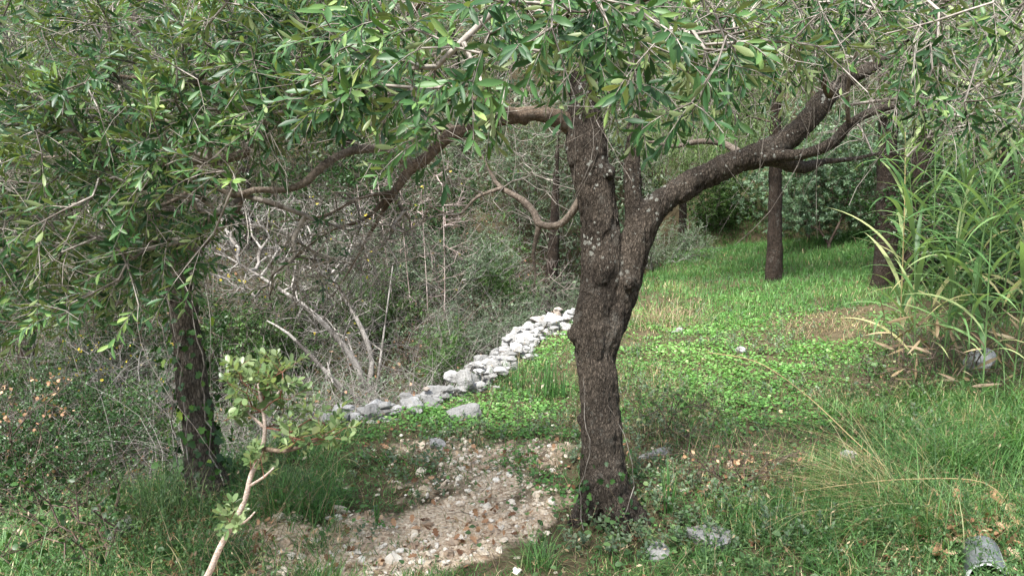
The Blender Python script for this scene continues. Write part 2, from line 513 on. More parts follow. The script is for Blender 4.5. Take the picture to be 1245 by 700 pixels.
M = {}
M['olive'] = leaf_mat('olive_leaf', [(0, (.012, .040, .014)), (.45, (.030, .085, .026)), (.78, (.075, .155, .042)), (.92, (.20, .30, .09)), (.985, (.27, .35, .12)), (1, (.50, .40, .04))],
                      under=(.17, .215, .09), rough=.46, trans=.2, patch=.25, spec=.35)
M['olive_far'] = leaf_mat('olive_leaf_distant', [(0, (.03, .06, .03)), (.6, (.06, .10, .05)), (1, (.13, .17, .09))], under=(.17, .21, .14), trans=.2)
M['dark_leaf'] = leaf_mat('dark_evergreen_leaf', [(0, (.015, .04, .012)), (.7, (.035, .085, .022)), (1, (.07, .15, .035))], rough=.4, trans=.2)
M['mid_leaf'] = leaf_mat('bush_leaf', [(0, (.03, .07, .02)), (.6, (.07, .14, .035)), (1, (.14, .24, .06))], trans=.3)
M['mint_leaf'] = leaf_mat('pale_mint_leaf', [(0, (.05, .10, .055)), (.6, (.14, .22, .13)), (1, (.32, .42, .28))], trans=.2, patch=.6)
M['feather'] = leaf_mat('pale_needle', [(0, (.09, .15, .05)), (.6, (.17, .25, .09)), (1, (.30, .38, .16))], trans=.25, patch=.5)
M['greygreen'] = leaf_mat('grey_green_leaf', [(0, (.05, .09, .05)), (.6, (.11, .16, .09)), (1, (.20, .26, .16))], trans=.2)
M['yellow'] = leaf_mat('yellow_leaf', [(0, (.40, .30, .03)), (1, (.62, .52, .05))], trans=.35, patch=0)
M['peach'] = leaf_mat('dried_leaf', [(0, (.30, .15, .08)), (1, (.60, .38, .24))], trans=.25, patch=0)
M['sapling'] = leaf_mat('sapling_leaf', [(0, (.045, .085, .03)), (.5, (.095, .15, .055)), (1, (.22, .27, .14))], under=(.30, .37, .20), rough=.38, trans=.25, patch=0)
M['ivy'] = leaf_mat('ivy_leaf', [(0, (.018, .05, .018)), (.6, (.045, .11, .03)), (.92, (.09, .20, .04)), (1, (.28, .40, .06))], rough=.38, trans=.22, patch=.2)
M['reed'] = leaf_mat('reed_leaf', [(0, (.05, .12, .035)), (.45, (.11, .22, .075)), (.75, (.22, .34, .14)), (.92, (.42, .46, .22)), (1, (.62, .55, .28))], under=(.20, .28, .16), rough=.45, trans=.35, patch=0)
M['straw'] = leaf_mat('straw', [(0, (.28, .20, .09)), (.6, (.46, .36, .18)), (1, (.60, .52, .32))], trans=.2, patch=0)
M['grass'] = leaf_mat('grass_blade', [(0, (.035, .10, .025)), (.55, (.095, .22, .06)), (.88, (.20, .38, .12)), (.96, (.30, .38, .15)), (1, (.48, .42, .24))], trans=.35, patch=.3, pscale=1.1)
M['clover'] = leaf_mat('clover_leaf', [(0, (.055, .15, .04)), (.5, (.135, .30, .075)), (.9, (.24, .45, .12)), (1, (.40, .52, .25))], trans=.35, patch=.4, pscale=1.3, ptint=(.55, .62, .5))
M['weed'] = leaf_mat('weed_leaf', [(0, (.04, .085, .03)), (.6, (.09, .17, .06)), (.9, (.18, .28, .10)), (1, (.36, .36, .18))], trans=.3, patch=.4)
M['iris'] = leaf_mat('iris_leaf', [(0, (.035, .10, .03)), (1, (.10, .22, .06))], rough=.4, trans=.25, patch=0)
M['litter'] = leaf_mat('fallen_leaf', [(0, (.10, .045, .02)), (.4, (.24, .12, .06)), (.8, (.42, .25, .14)), (1, (.58, .42, .28))], trans=.1, patch=0, rough=.7)
M['dry'] = leaf_mat('dry_stalk', [(0, (.14, .09, .055)), (.6, (.30, .22, .13)), (1, (.48, .38, .24))], trans=.15, patch=.2)
M['bark'] = bark_mat('olive_bark', (.022, .018, .014), (.145, .120, .097), lichen=-.105, dist=.02, vs=(52, 52, 17), bump=1.0)
M['limb'] = bark_mat('olive_limb_bark', (.05, .036, .026), (.165, .128, .095), vs=(36, 36, 36), bump=.5, lichen=0, dist=.004)
M['palelimb'] = bark_mat('pale_limb_bark', (.075, .06, .048), (.24, .20, .165), vs=(30, 30, 30), bump=.4, dist=.003)
M['darkbark'] = bark_mat('dark_bark', (.012, .009, .007), (.06, .045, .035), dist=.015)
M['greybark'] = bark_mat('grey_bark', (.03, .025, .02), (.20, .17, .14), dist=.02)
M['twig'] = twig_mat('olive_twig', (.10, .083, .068), (.36, .325, .285))
M['twig_brown'] = twig_mat('brown_twig', (.06, .042, .033), (.16, .12, .095))
M['twig_grey'] = twig_mat('weathered_twig', (.10, .088, .078), (.36, .335, .305))
M['twig_pink'] = twig_mat('pinkish_twig', (.17, .125, .11), (.42, .35, .32))
M['sapstem'] = bark_mat('pale_stem_bark', (.20, .155, .125), (.50, .42, .37), vs=(40, 40, 90), bump=.5, dist=.003)
M['lime'] = stone_mat('white_limestone', [(0, (.20, .198, .19)), (.6, (.37, .368, .362)), (.9, (.47, .468, .465)), (1, (.33, .27, .22))], bump=1.0, scale=14, dist=.03)
M['grit'] = stone_mat('pale_gravel', [(0, (.32, .23, .16)), (.3, (.57, .475, .365)), (.75, (.71, .64, .53)), (1, (.76, .72, .65))], scale=40, bump=.3, dist=.004)
M['greystone'] = stone_mat('grey_stone', [(0, (.22, .22, .215)), (1, (.29, .29, .285))], scale=18, bump=.8, dist=.01)

# ------------------------------------------------------------------ terrain
def on_plane(px, py, z=0.0):
    d = FW + (px - CX) / F * RT - (py - CY) / F * UP
    return EYE + d * ((z - EYE[2]) / d[2])
WALL_PX = [(398, 514), (440, 506), (500, 494), (560, 476), (600, 458), (635, 432), (655, 408), (700, 388), (735, 372)]
WALL = np.array([on_plane(*p) for p in WALL_PX])
WALL = np.vstack([WALL, WALL[-1] + np.array([.7, 2.2, 0]), WALL[-1] + np.array([2.0, 5.5, 0])])
_wy = np.concatenate([[-4, 2.0, 3.6], WALL[:, 1], [40]]); _wx = np.concatenate([[-3.2, -2.6, -2.0], WALL[:, 0], [WALL[-1, 0] + 8]])

def H(x, y):
    x = np.asarray(x, float); y = np.asarray(y, float)
    xw = np.interp(y, _wy, _wx)
    s = xw - x
    near = sstep(3.4, 5.2, y)
    h = -(.18 + .62 * near) * sstep(-.05, .55 + .9 * (1 - near), s)
    h = h - .07 * np.clip(s, 0, 5)
    h = h + .52 * np.maximum(0, y - 8.2 + .25 * n2(x, y, .35, 4)) * sstep(.6, 2.6, s)
    h = h + np.where(s < .6, 0, 0) + .5 * np.maximum(0, y - 15.5) * (1 - sstep(.6, 2.6, s))
    h = h + .22 * sstep(2.2, 4.2, x) * sstep(2, 4, y) + .12 * np.maximum(0, x - 4)
    h = h + .045 * n2(x, y, .9, 1) + .022 * n2(x, y, 2.7, 2) + .008 * n2(x, y, 9, 3)
    return h - .02

def G(px, py):
    d = FW + (px - CX) / F * RT - (py - CY) / F * UP
    t = np.arange(1.0, 60, .02)
    P = EYE + d * t[:, None]
    k = np.argmax(P[:, 2] < H(P[:, 0], P[:, 1]))
    return P[k] if P[k, 2] < H(P[k, 0], P[k, 1]) else P[-1]

def stone_zone(x, y):
    """share of bare stony soil"""
    P = np.stack([x, y, np.zeros_like(x)], -1)
    px, py, d = proj(P.reshape(-1, 3)); px = px.reshape(x.shape); py = py.reshape(x.shape)
    c = np.interp(py, [520, 560, 600, 650, 700, 900], [610, 590, 545, 490, 460, 430])
    w = np.interp(py, [505, 540, 580, 640, 700, 900], [40, 95, 125, 150, 160, 200])
    e = np.abs(px - c) / w + 1.0 * n2(x, y, 1.7, 11) + .9 * n2(x, y, 4.2, 12) + .4 * n2(x, y, 12, 13)
    return np.clip(1.25 - e, 0, 1) * sstep(505, 555, py) * (.45 + .55 * sstep(560, 625, py - .05 * (px - 500) + 25 * n2(x, y, 3, 14)))

def build_ground():
    xs = np.concatenate([np.linspace(-60, -8, 40), np.linspace(-7.9, 9, 340), np.linspace(9.3, 60, 40)])
    ys = np.concatenate([np.linspace(-20, 1.5, 16), np.linspace(1.6, 10, 240), np.linspace(10.1, 22, 110), np.linspace(22.5, 90, 40)])
    X, Y = np.meshgrid(xs, ys)
    V = np.stack([X, Y, H(X, Y)], -1).reshape(-1, 3)
    nx, ny = len(xs), len(ys)
    i, j = np.meshgrid(np.arange(nx - 1), np.arange(ny - 1))
    a = (j * nx + i).ravel()
    q = np.stack([a, a + 1, a + nx + 1, a + nx], 1)
    c = V[q].mean(1)
    mb = MB(); mb.add(V, None, q, None, stone_zone(c[:, 0], c[:, 1]))
    m, nt, b = mat('soil')
    geo = nt.nodes.new('ShaderNodeNewGeometry')
    at = nd(nt, 'ShaderNodeAttribute', attribute_name='stony')
    n1 = nd(nt, 'ShaderNodeTexNoise'); n1.inputs['Scale'].default_value = 7; n1.inputs['Detail'].default_value = 9; n1.inputs['Roughness'].default_value = .7
    nt.links.new(geo.outputs['Position'], n1.inputs['Vector'])
    n3 = nd(nt, 'ShaderNodeTexNoise'); n3.inputs['Scale'].default_value = 55; n3.inputs['Detail'].default_value = 5
    nt.links.new(geo.outputs['Position'], n3.inputs['Vector'])
    soil = ramp(nt, n1.outputs['Fac'], [(.3, (.035, .03, .018)), (.5, (.075, .06, .035)), (.7, (.11, .09, .055))])
    grit = ramp(nt, n3.outputs['Fac'], [(.3, (.26, .19, .13)), (.5, (.50, .40, .29)), (.7, (.66, .57, .44))])
    f = nt.nodes.new('ShaderNodeMath'); f.operation = 'MULTIPLY_ADD'
    nt.links.new(n1.outputs['Fac'], f.inputs[0]); f.inputs[1].default_value = .9
    s = nt.nodes.new('ShaderNodeMath'); s.operation = 'SUBTRACT'; nt.links.new(at.outputs['Fac'], s.inputs[0]); s.inputs[1].default_value = .6
    nt.links.new(s.outputs[0], f.inputs[2])
    fr = nd(nt, 'ShaderNodeMapRange'); nt.links.new(f.outputs[0], fr.inputs[0]); fr.inputs[1].default_value = 0; fr.inputs[2].default_value = .35
    nt.links.new(mixc(nt, fr.outputs[0], soil, grit), b.inputs['Base Color'])
    b.inputs['Roughness'].default_value = .95; b.inputs['Specular IOR Level'].default_value = .1
    bp = nd(nt, 'ShaderNodeBump'); bp.inputs['Strength'].default_value = .6; bp.inputs['Distance'].default_value = .02
    nt.links.new(n3.outputs['Fac'], bp.inputs['Height']); nt.links.new(bp.outputs[0], b.inputs['Normal'])
    o = mb.build('ground', m)
    pa = o.data.attributes.new('stony', 'FLOAT', 'POINT'); pa.data.foreach_set('value', stone_zone(V[:, 0], V[:, 1]).astype(np.float32))
    props(o, 'brown soil of the terrace and the hillside around it', 'ground', kind='structure')
build_ground()

# ------------------------------------------------------------------ stones
def ico(sub):
    import bmesh
    bm = bmesh.new(); bmesh.ops.create_icosphere(bm, subdivisions=sub, radius=1.0)
    V = np.array([v.co[:] for v in bm.verts]); T = np.array([[v.index for v in f.verts] for f in bm.faces])
    bm.free(); return V, T
ICO1, ICO2, ICO4 = ico(1), ico(2), ico(4)

def rotm(n=None):
    q = nrm(R.normal(size=(n or 1, 4))); w, x, y, z = q.T
    m = np.stack([1 - 2 * (y * y + z * z), 2 * (x * y - z * w), 2 * (x * z + y * w), 2 * (x * y + z * w), 1 - 2 * (x * x + z * z), 2 * (y * z - x * w),
                  2 * (x * z - y * w), 2 * (y * z + x * w), 1 - 2 * (x * x + y * y)], -1).reshape(-1, 3, 3)
    return m if n else m[0]

def rock_verts(size, seed, flat=1.0, cuts=9):
    V, T = ICO4
    V = V.copy()
    rs = np.random.RandomState(seed)
    for _ in range(cuts):                       # chip flat faces off
        n = nrm(rs.normal(size=3)); d = rs.uniform(.55, .85)
        k = V @ n; m = k > d
        V[m] -= np.outer((k[m] - d) * .93, n)
    V += V * (.09 * vnoise(V + seed, 2.2, 1) + .05 * vnoise(V + seed, 6, 2) + .025 * vnoise(V + seed, 15, 4))[:, None]
    V *= np.asarray(size) * np.array([1, 1, flat])
    a = rs.uniform(0, 6.28); c, s = math.cos(a), math.sin(a)
    tl = rs.uniform(-.25, .25); ct, st = math.cos(tl), math.sin(tl)
    V = V @ np.array([[c, -s, 0], [s, c, 0], [0, 0, 1]]).T @ np.array([[ct, 0, st], [0, 1, 0], [-st, 0, ct]]).T
    return V, T

def rock(name, loc, size, seed, m, parent=None, label=None, cat=None, group=None, flat=1.0, tone=.5, cuts=9):
    V, T = rock_verts(size, seed, flat, cuts)
    mb = MB(); mb.add(V + np.asarray(loc), T, None, np.full(len(T), tone))
    o = mb.build(name, m, parent, loc=tuple(float(v) for v in loc) if parent is None else (0, 0, 0), smooth=False)
    if label: props(o, label, cat, group)
    return o

def build_wall():
    w = thing('dry_stone_wall', 'low rough wall of piled white limestone along the terrace edge', 'stone wall', WALL[3])
    P, _ = resample(WALL[:10], np.ones(10), .1)
    seg = np.concatenate([[0], np.cumsum(np.linalg.norm(np.diff(P, axis=0), axis=1))])
    tot = min(seg[-1], 5.6); s_ = 0.0; k = 0; small = MB()
    while s_ < tot and k < 98:
        p = np.array([np.interp(s_, seg, P[:, i]) for i in range(3)])
        q = np.array([np.interp(s_ + .1, seg, P[:, i]) for i in range(3)])
        t = nrm(q - p); nl = np.array([-t[1], t[0], 0]); far = s_ / tot
        sz = R.uniform(.055, .085) * (1 + .35 * max(0, far - .2))
        levels = 1 if far < .2 else 2
        top = H(p[0] + .12, p[1])
        for lv in range(levels):
            for side in ((0, 1) if lv < 2 else (0,)):
                if k >= 99: break
                ss = sz * R.uniform(.6, 1.3)
                c = p + nl * (lv * .05 + side * .13 + R.uniform(-.03, .03)) + t * R.uniform(-.07, .07)
                c[2] = top + .03 * (1 - .6 * far) + lv * sz * (.5 + .5 * far) + R.uniform(-.02, .02)
                rock('stone', c, (ss * R.uniform(.9, 1.5), ss * R.uniform(.8, 1.2), ss * R.uniform(.55, .95)), k + 5, M['lime'], w, tone=R.rand(), cuts=16); k += 1
        for _ in range(5):
            c = p + nl * R.uniform(-.14, .22) + t * R.uniform(-.1, .1); c[2] = top + R.uniform(-.02, .03 + .05 * levels)
            V, T = ICO2; r_ = R.uniform(.015, .04); V = (V @ rotm()) * np.array([1.3, 1, .7]) * r_ * (1 + .2 * R.normal(size=(len(V), 1)).clip(-1, 1)) + c
            small.add(V, T, None, np.full(len(T), R.rand()))
        s_ += sz * 2.2
    o = small.build('rubble', M['lime'], w, smooth=False); o['kind'] = 'stuff'
build_wall()
e = G(414, 508)
def place_rock(px, py, size, seed, name, label, m=None, flat=1.0, sink=.35, tone=.5, cuts=9):
    p = G(px, py); p[2] = H(p[0], p[1]) + size[2] * flat * (1 - sink) * .6
    return rock(name, p, size, seed, m or M['lime'], label=label, cat='rock', flat=flat, tone=tone, cuts=cuts)
place_rock(413, 512, (.14, .11, .13), 301, 'boulder', 'pale block of limestone at the near end of the stone wall', sink=.1)
place_rock(824, 405, (.11, .07, .05), 302, 'rock', 'small white rock in green clover behind the olive trunk, nearest to the trunk')
place_rock(901, 430, (.06, .05, .05), 303, 'rock', 'small white rock in clover in the middle of the terrace, away from the trunk')
place_rock(1190, 452, (.16, .11, .13), 304, 'boulder', 'white boulder half hidden at the foot of the reeds', sink=0, tone=.85)
place_rock(565, 508, (.14, .11, .09), 305, 'rock', 'weathered grey rock with dry twigs standing in the grass before the wall', tone=.2)
place_rock(866, 662, (.15, .11, .04), 306, 'rock', 'flat pitted grey rock at the foot of the big olive trunk', M['greystone'], sink=.0, cuts=12)
place_rock(800, 676, (.075, .055, .03), 307, 'rock', 'small grey rock among ivy leaves just right of the olive trunk foot', M['greystone'], sink=.2)
place_rock(1032, 562, (.08, .06, .05), 308, 'rock', 'white rock poking out of long grass in front of the reeds')
place_rock(278, 562, (.12, .10, .08), 309, 'rock', 'white rubble rock right behind the ivy covered trunk', tone=.3)
place_rock(352, 534, (.10, .08, .07), 310, 'rock', 'white rock behind the leaning sapling leaves')
place_rock(795, 556, (.11, .05, .03), 311, 'rock', 'long pale rock lying right of the olive trunk in dry grass', tone=.3)
place_rock(150, 648, (.12, .06, .04), 312, 'rock', 'low grey rock in the grass in the lower left corner', M['greystone'])
place_rock(530, 545, (.07, .05, .04), 313, 'rock', 'small white rock in grass above the gravel patch')

# grey curved roof tile lying in dead leaves
M['tile'] = stone_mat('weathered_tile', [(0, (.50, .51, .52)), (1, (.60, .61, .62))], scale=25, bump=.4, dist=.004)
def tile():
    c = G(1196, 692); c[2] += .02
    k = 14; mb = MB(); ang = np.linspace(-.35, 2.6, k); V = []
    for r_, in ((.072,), (.058,)):
        for yv in (-.13, .13):
            V += [(-math.cos(a) * r_ * 1.1, yv, math.sin(a) * r_) for a in ang]
    V = np.array(V); V[:, :] += .003 * vnoise(V, 30)[:, None]
    rz = math.radians(-25); V = V @ np.array([[math.cos(rz), -math.sin(rz), 0], [math.sin(rz), math.cos(rz), 0], [0, 0, 1]]).T + c
    i = np.arange(k - 1); Q = []
    for s, fl in ((0, 0), (2 * k, 1)):
        q = np.stack([s + i, s + i + 1, s + k + i + 1, s + k + i], 1); Q.append(q[:, ::-1] if fl else q)
    for a, b in ((0, 2 * k), (k, 3 * k)):
        Q.append(np.stack([a + i, a + i + 1, b + i + 1, b + i], 1))
    Q.append(np.array([[0, k, 3 * k, 2 * k], [k - 1, 2 * k - 1, 4 * k - 1, 3 * k - 1]]))
    mb.add(V, None, np.concatenate(Q))
    o = mb.build('roof_tile', M['tile'], loc=tuple(c))
    props(o, 'broken curved grey roof tile lying in dead leaves in the bottom corner', 'roof tile')
tile()

# ------------------------------------------------------------------ ground scatter
def scatter(n, ymin=2.4, ymax=16, xpad=1.0, power=1.6, xr=None):
    """points denser close to the camera"""
    u = R.rand(n)
    y = (ymin ** (1 - power) + u * (ymax ** (1 - power) - ymin ** (1 - power))) ** (1 / (1 - power))
    x = (R.rand(n) * 2 - 1) * (y * .70 + xpad)
    return x, y

def gp(x, y, dz=0.0):
    return np.stack([x, y, H(x, y) + dz], -1)

def pix(x, y):
    px, py, d = proj(gp(x, y)); return px, py

def gravel():
    mb = MB()
    for n, (V0, T0), smin, smax in ((26000, ICO1, .003, .010), (15000, ICO2, .009, .021), (1500, ICO2, .018, .036)):
        x = R.uniform(-2.6, 1.6, n); y = R.uniform(2.2, 6.2, n)
        z = stone_zone(x, y)
        k = R.rand(n) < z * 1.5 * np.clip(.7 + .9 * n2(x, y, 3.3, 21), .08, 1) + .02
        x, y = x[k], y[k]; n = len(x)
        s = (smin + (smax - smin) * R.rand(n) ** 2)
        sh = s[:, None] * np.stack([R.uniform(.8, 1.4, n), R.uniform(.7, 1.1, n), R.uniform(.45, .8, n)], 1)
        m = rotm(n); jit = 1 + .25 * R.normal(size=(n, len(V0)))
        V = np.einsum('nij,nkj->nki', m, V0[None] * jit.clip(.6, 1.4)[..., None] * sh[:, None]) * np.array([1, 1, .75]) + gp(x, y, s * .25)[:, None]
        off = (np.arange(n) * len(V0))[:, None, None]
        mb.add(V.reshape(-1, 3), (T0[None] + off).reshape(-1, 3), None, np.repeat(R.rand(n), len(T0)))
    o = mb.build('gravel', M['grit'], smooth=False)
    props(o, 'pale pinkish stone chips covering the bare patch before the olive trunk', 'gravel', kind='stuff')
gravel()

def litter():
    mb = MB()
    x, y = scatter(16000, ymax=12)
    px, py = pix(x, y)
    z = stone_zone(x, y)
    w = .4 * z + .35 * (n2(x, y, 2.0, 31) > .25) * z + .05
    w = w + .95 * 1.6 * np.exp(-(((px - 1195) / 75) ** 2 + ((py - 645) / 42) ** 2)) + .6 * ((px < 330) & (py > 380)) + .5 * np.exp(-(((px - 900) / 90) ** 2 + ((py - 585) / 28) ** 2))
    w = w + .75 * np.exp(-(((px - 600) / 120) ** 2 + ((py - 560) / 32) ** 2)) * (n2(x, y, 4, 33) > -.1)
    k = R.rand(len(x)) < w * .8; x, y = x[k], y[k]; n = len(x)
    px, py = pix(x, y)
    P = gp(x, y, 0) + Z * (.008 + .02 * R.rand(n) + .03 * R.rand(n) * ((px > 1090) & (py > 590)))[:, None]
    D = rv(n); D[:, 2] *= .35; N = nrm(Z + rv(n, .55))
    big = np.where((px > 1090) & (py > 590), 1.7, 1.0)
    leaves(mb, P, D, N, (.022 + .03 * R.rand(n)) * big, .38, OAK, R.uniform(-1.6, 1.6, n), R.rand(n) ** (np.where(big > 1, .5, 1.2)))
    o = mb.build('fallen_leaves', M['litter'])
    props(o, 'brown curled dead leaves strewn over gravel and grass', 'leaf litter', kind='stuff')
    # little broken twigs
    mb = MB(); x, y = scatter(5200, ymax=10); px, py = pix(x, y)
    w = .12 + .9 * np.exp(-(((px - 905) / 75) ** 2 + ((py - 578) / 30) ** 2)) + .6 * np.exp(-(((px - 1010) / 70) ** 2 + ((py - 392) / 20) ** 2)) + .4 * (px < 350)
    k = R.rand(len(x)) < w; x, y = x[k], y[k]; n = len(x)
    P = gp(x, y, .012); D = rv(n); D[:, 2] = D[:, 2] * .25 + .08; L = R.uniform(.04, .22, n)
    Mid = P + D * L[:, None] * .5 + rv(n, .008)
    edges(mb, P, Mid, np.full(n, .0016), np.full(n, .0014), 3); edges(mb, Mid, P + D * L[:, None], np.full(n, .0014), np.full(n, .0009), 3)
    o = mb.build('twig_litter', M['twig_brown'])
    props(o, 'dry brown broken twigs lying on the ground', 'twig litter', kind='stuff')
litter()

def blob(px, py, cx, cy, rx, ry):
    return np.exp(-(((px - cx) / rx) ** 2 + ((py - cy) / ry) ** 2))

def grass():
    mb = MB(); dry = MB()
    x, y = scatter(330000, ymin=2.5, ymax=17, power=1.55)
    px, py = pix(x, y)
    z = stone_zone(x, y)
    cl = n2(x, y, 1.7, 41); c2 = n2(x, y, 5, 42)
    dens = np.clip(.62 + .5 * cl + .45 * c2, .04, 1) * (1 - .93 * np.clip(z * 1.5 - .3 - .5 * c2, 0, 1)) * (1 - .75 * blob(px, py, 1200, 650, 70, 38))
    brown = blob(px, py, 905, 575, 70, 28)
    dens = dens * (1 - .93 * brown)
    k = R.rand(len(x)) < dens; x, y, px, py, cl = x[k], y[k], px[k], py[k], cl[k]; n = len(x)
    d = np.hypot(x, y)
    right = sstep(780, 980, px) * sstep(520, 580, py) + sstep(1060, 1150, px) * sstep(440, 500, py)
    left = (px < 420) * sstep(430, 520, py)
    # heights in metres
    hgt = .035 + .05 * np.clip(cl + .3, 0, 1) + .075 * np.clip(right, 0, 1) * (.4 + .7 * np.clip(cl + .5, 0, 1)) + .14 * left * (.5 + .6 * np.clip(cl + .4, 0, 1)) + .06 * sstep(9, 13, y)
    hgt = hgt + .10 * blob(px, py, 640, 470, 60, 30) * .4 + .05 * ((px > 420) & (px < 700) & (py > 450)) * np.clip(cl, 0, 1)
    hgt = hgt * R.uniform(.5, 1.3, n)
    lean = rv(n); lean[:, 2] = 0
    D = nrm(Z + lean * R.uniform(.1, 1.6, n)[:, None]); N = nrm(Z * .7 - lean * .8 + rv(n, .2))
    N = nrm(np.cross(np.cross(D, lean + 1e-4), D)); N = np.where(N[:, 2:3] < 0, -N, N)
    W = np.clip((.0011 + .0006 * d / 3) * R.uniform(.7, 1.5, n) / np.maximum(hgt, .02), .005, .2)
    rnd = np.clip(.42 + .30 * cl + R.normal(size=n) * .22, 0, .93)
    isdry = R.rand(n) < (.05 + .3 * np.clip(n2(x, y, 3.1, 77) - .35, 0, 1) + .06 * np.clip(right, 0, 1) + .55 * blob(px, py, 800, 375, 60, 30) + .45 * blob(px, py, 1010, 390, 70, 20) + .2 * blob(px, py, 820, 500, 60, 50))
    leaves(mb, gp(x, y, -.004)[~isdry], D[~isdry], N[~isdry], hgt[~isdry], W[~isdry], BLADE, R.uniform(.1, 1.6, n)[~isdry], rnd[~isdry])
    leaves(dry, gp(x, y, -.004)[isdry], D[isdry], N[isdry], hgt[isdry] * 1.15, W[isdry] * .8, BLADE, R.uniform(.1, 1.6, n)[isdry])
    o = mb.build('grass', M['grass']); props(o, 'short green grass covering the terrace and slopes', 'grass', kind='stuff')
    o = dry.build('dry_grass', M['straw']); props(o, 'dry straw coloured blades mixed through the green grass', 'dry grass', kind='stuff')
    # long loose blades lying every way
    mb = MB(); x, y = scatter(34000, ymin=2.5, ymax=9, power=1.5); px, py = pix(x, y); cl = n2(x, y, 1.9, 91)
    w = (.8 * sstep(800, 900, px) * sstep(500, 560, py) + .7 * sstep(1080, 1150, px) * sstep(430, 480, py) + .55 * ((px < 420) & (py > 500)) + .25 * blob(px, py, 480, 520, 90, 30)) * np.clip(.5 + cl, .05, 1) * (1 - blob(px, py, 905, 575, 70, 28)) * (1 - .8 * blob(px, py, 1200, 650, 70, 38)) * (1 - stone_zone(x, y))
    k = R.rand(len(x)) < w; x, y, cl = x[k], y[k], cl[k]; n = len(x)
    lean = rv(n) + np.array([-.35, -.1, 0]); lean[:, 2] = 0; lean = nrm(lean); D = nrm(Z + lean * R.uniform(.3, 2.2, n)[:, None]); N = nrm(Z * .9 - lean * .6 + rv(n, .5))
    hh = R.uniform(.12, .34, n)
    leaves(mb, gp(x, y), D, N, hh, .0022 / hh * R.uniform(.6, 1.6, n), BLADE2, R.uniform(.3, 2.0, n), np.clip(.55 + .25 * cl + R.normal(size=n) * .3, 0, 1))
    o = mb.build('long_grass', M['grass']); props(o, 'long loose grass blades bent over in all directions', 'grass', kind='stuff')
    # farther grass, coarser
    mb = MB(); x = R.uniform(-3, 10, 150000); y = R.uniform(8.5, 19, 150000); k = (x > np.interp(y, _wy, _wx)) & (np.abs(x) < y * .72); x, y = x[k], y[k]; n = len(x)
    px, py = pix(x, y); k = R.rand(n) < (.75 + .4 * n2(x, y, 1.4, 44)) * (1 - .7 * blob(px, py, 800, 372, 60, 26)) * (1 - .6 * blob(px, py, 1010, 388, 70, 14)); x, y = x[k], y[k]; n = len(x)
    lean = rv(n); lean[:, 2] = 0; D = nrm(Z + lean * R.uniform(.1, 1.2, n)[:, None]); N = nrm(rv(n) + Z * .8); hgt = R.uniform(.05, .14, n)
    leaves(mb, gp(x, y, -.004), D, N, hgt, .05, FLAT, 0, np.clip(.5 + .3 * n2(x, y, 1.7, 41) + R.normal(size=n) * .2, 0, .95))
    o = mb.build('meadow_grass', M['grass']); props(o, 'shaded green grass at the far end of the clearing', 'grass', kind='stuff')
    # clover and other broad small leaves on the terrace
    mb = MB()
    x, y = scatter(340000, ymin=3.4, ymax=16, power=1.35, xpad=.2)
    px, py = pix(x, y); z = stone_zone(x, y)
    cl = n2(x, y, 1.3, 51); c2 = n2(x, y, 4.4, 52)
    xw = np.interp(y, _wy, _wx)
    terr = sstep(0, .25, x - xw) * (1 - sstep(1085, 1180, px)) * (1 - sstep(575, 640, py) * .8)
    lush_lit = np.maximum(blob(px, py, 880, 430, 200, 75), blob(px, py, 640, 430, 90, 90)) * .7 + blob(px, py, 560, 505, 110, 28) * .6  # thicker growth; also paints the lit clearing's brightness into the clover colour
    lush_lit = np.clip(lush_lit, 0, 1)
    dens = np.clip(.02 + .8 * lush_lit + .65 * cl + .7 * c2, .02, 1) * terr * (1 - np.clip(z * 1.6, 0, 1) * .97)
    dens *= 1 - .85 * blob(px, py, 905, 575, 80, 30); dens *= 1 - .7 * blob(px, py, 795, 370, 55, 28); dens *= 1 - .6 * blob(px, py, 1010, 390, 70, 16)
    dens *= 1 - .5 * blob(px, py, 810, 510, 60, 60)
    k = R.rand(len(x)) < dens; x, y, cl, lush_lit = x[k], y[k], cl[k], lush_lit[k]; n = len(x)
    hz = (.012 + .05 * R.rand(n) * np.clip(.6 + cl, .2, 1.3))
    D = rv(n); D[:, 2] = D[:, 2] * .3; N = nrm(Z + rv(n, .5)); d = np.hypot(x, y)
    leaves(mb, gp(x, y) + Z * hz[:, None], D, N, (.012 + .0014 * d) * R.uniform(.5, 1.7, n), .45, DIAM, 0, np.clip(.15 + .6 * lush_lit + .2 * cl + R.normal(size=n) * .2, 0, 1))
    o = mb.build('clover', M['clover']); props(o, 'bright green low clover carpet behind the olive trunk', 'ground cover', kind='stuff')
    # leafy weeds: upright stems with small leaves
    mb = MB(); st = MB()
    x, y = scatter(7500, ymin=2.6, ymax=11, power=1.5)
    px, py = pix(x, y); z = stone_zone(x, y); cl = n2(x, y, 1.5, 61)
    dens = (.30 + .5 * cl + .5 * ((px < 400) & (py > 440)) + .8 * ((px > 820) & (py > 470))) * (1 - z * 1.3)
    k = R.rand(len(x)) < dens; x, y, px, py = x[k], y[k], px[k], py[k]; n = len(x)
    hh = R.uniform(.05, .16, n) * (1 + .9 * ((px < 400) | (px > 1050)))
    shoots(st, mb, gp(x, y), nrm(Z + rv(n, .45)), hh, 6, .024, .22, LANCE, ang=65, curl=.8, droop=.1, r=.0011, up=1.2)
    ds = MB(); xx, yy = scatter(11000, ymin=2.6, ymax=12, power=1.3); qx, qy = pix(xx, yy)
    w = .10 + .8 * blob(qx, qy, 815, 500, 75, 75) + .5 * blob(qx, qy, 650, 470, 60, 60) + .45 * blob(qx, qy, 1060, 470, 70, 50) + .3 * ((qx < 400) & (qy > 450)) + .35 * blob(qx, qy, 1100, 590, 130, 70) + .4 * blob(qx, qy, 905, 575, 90, 40)
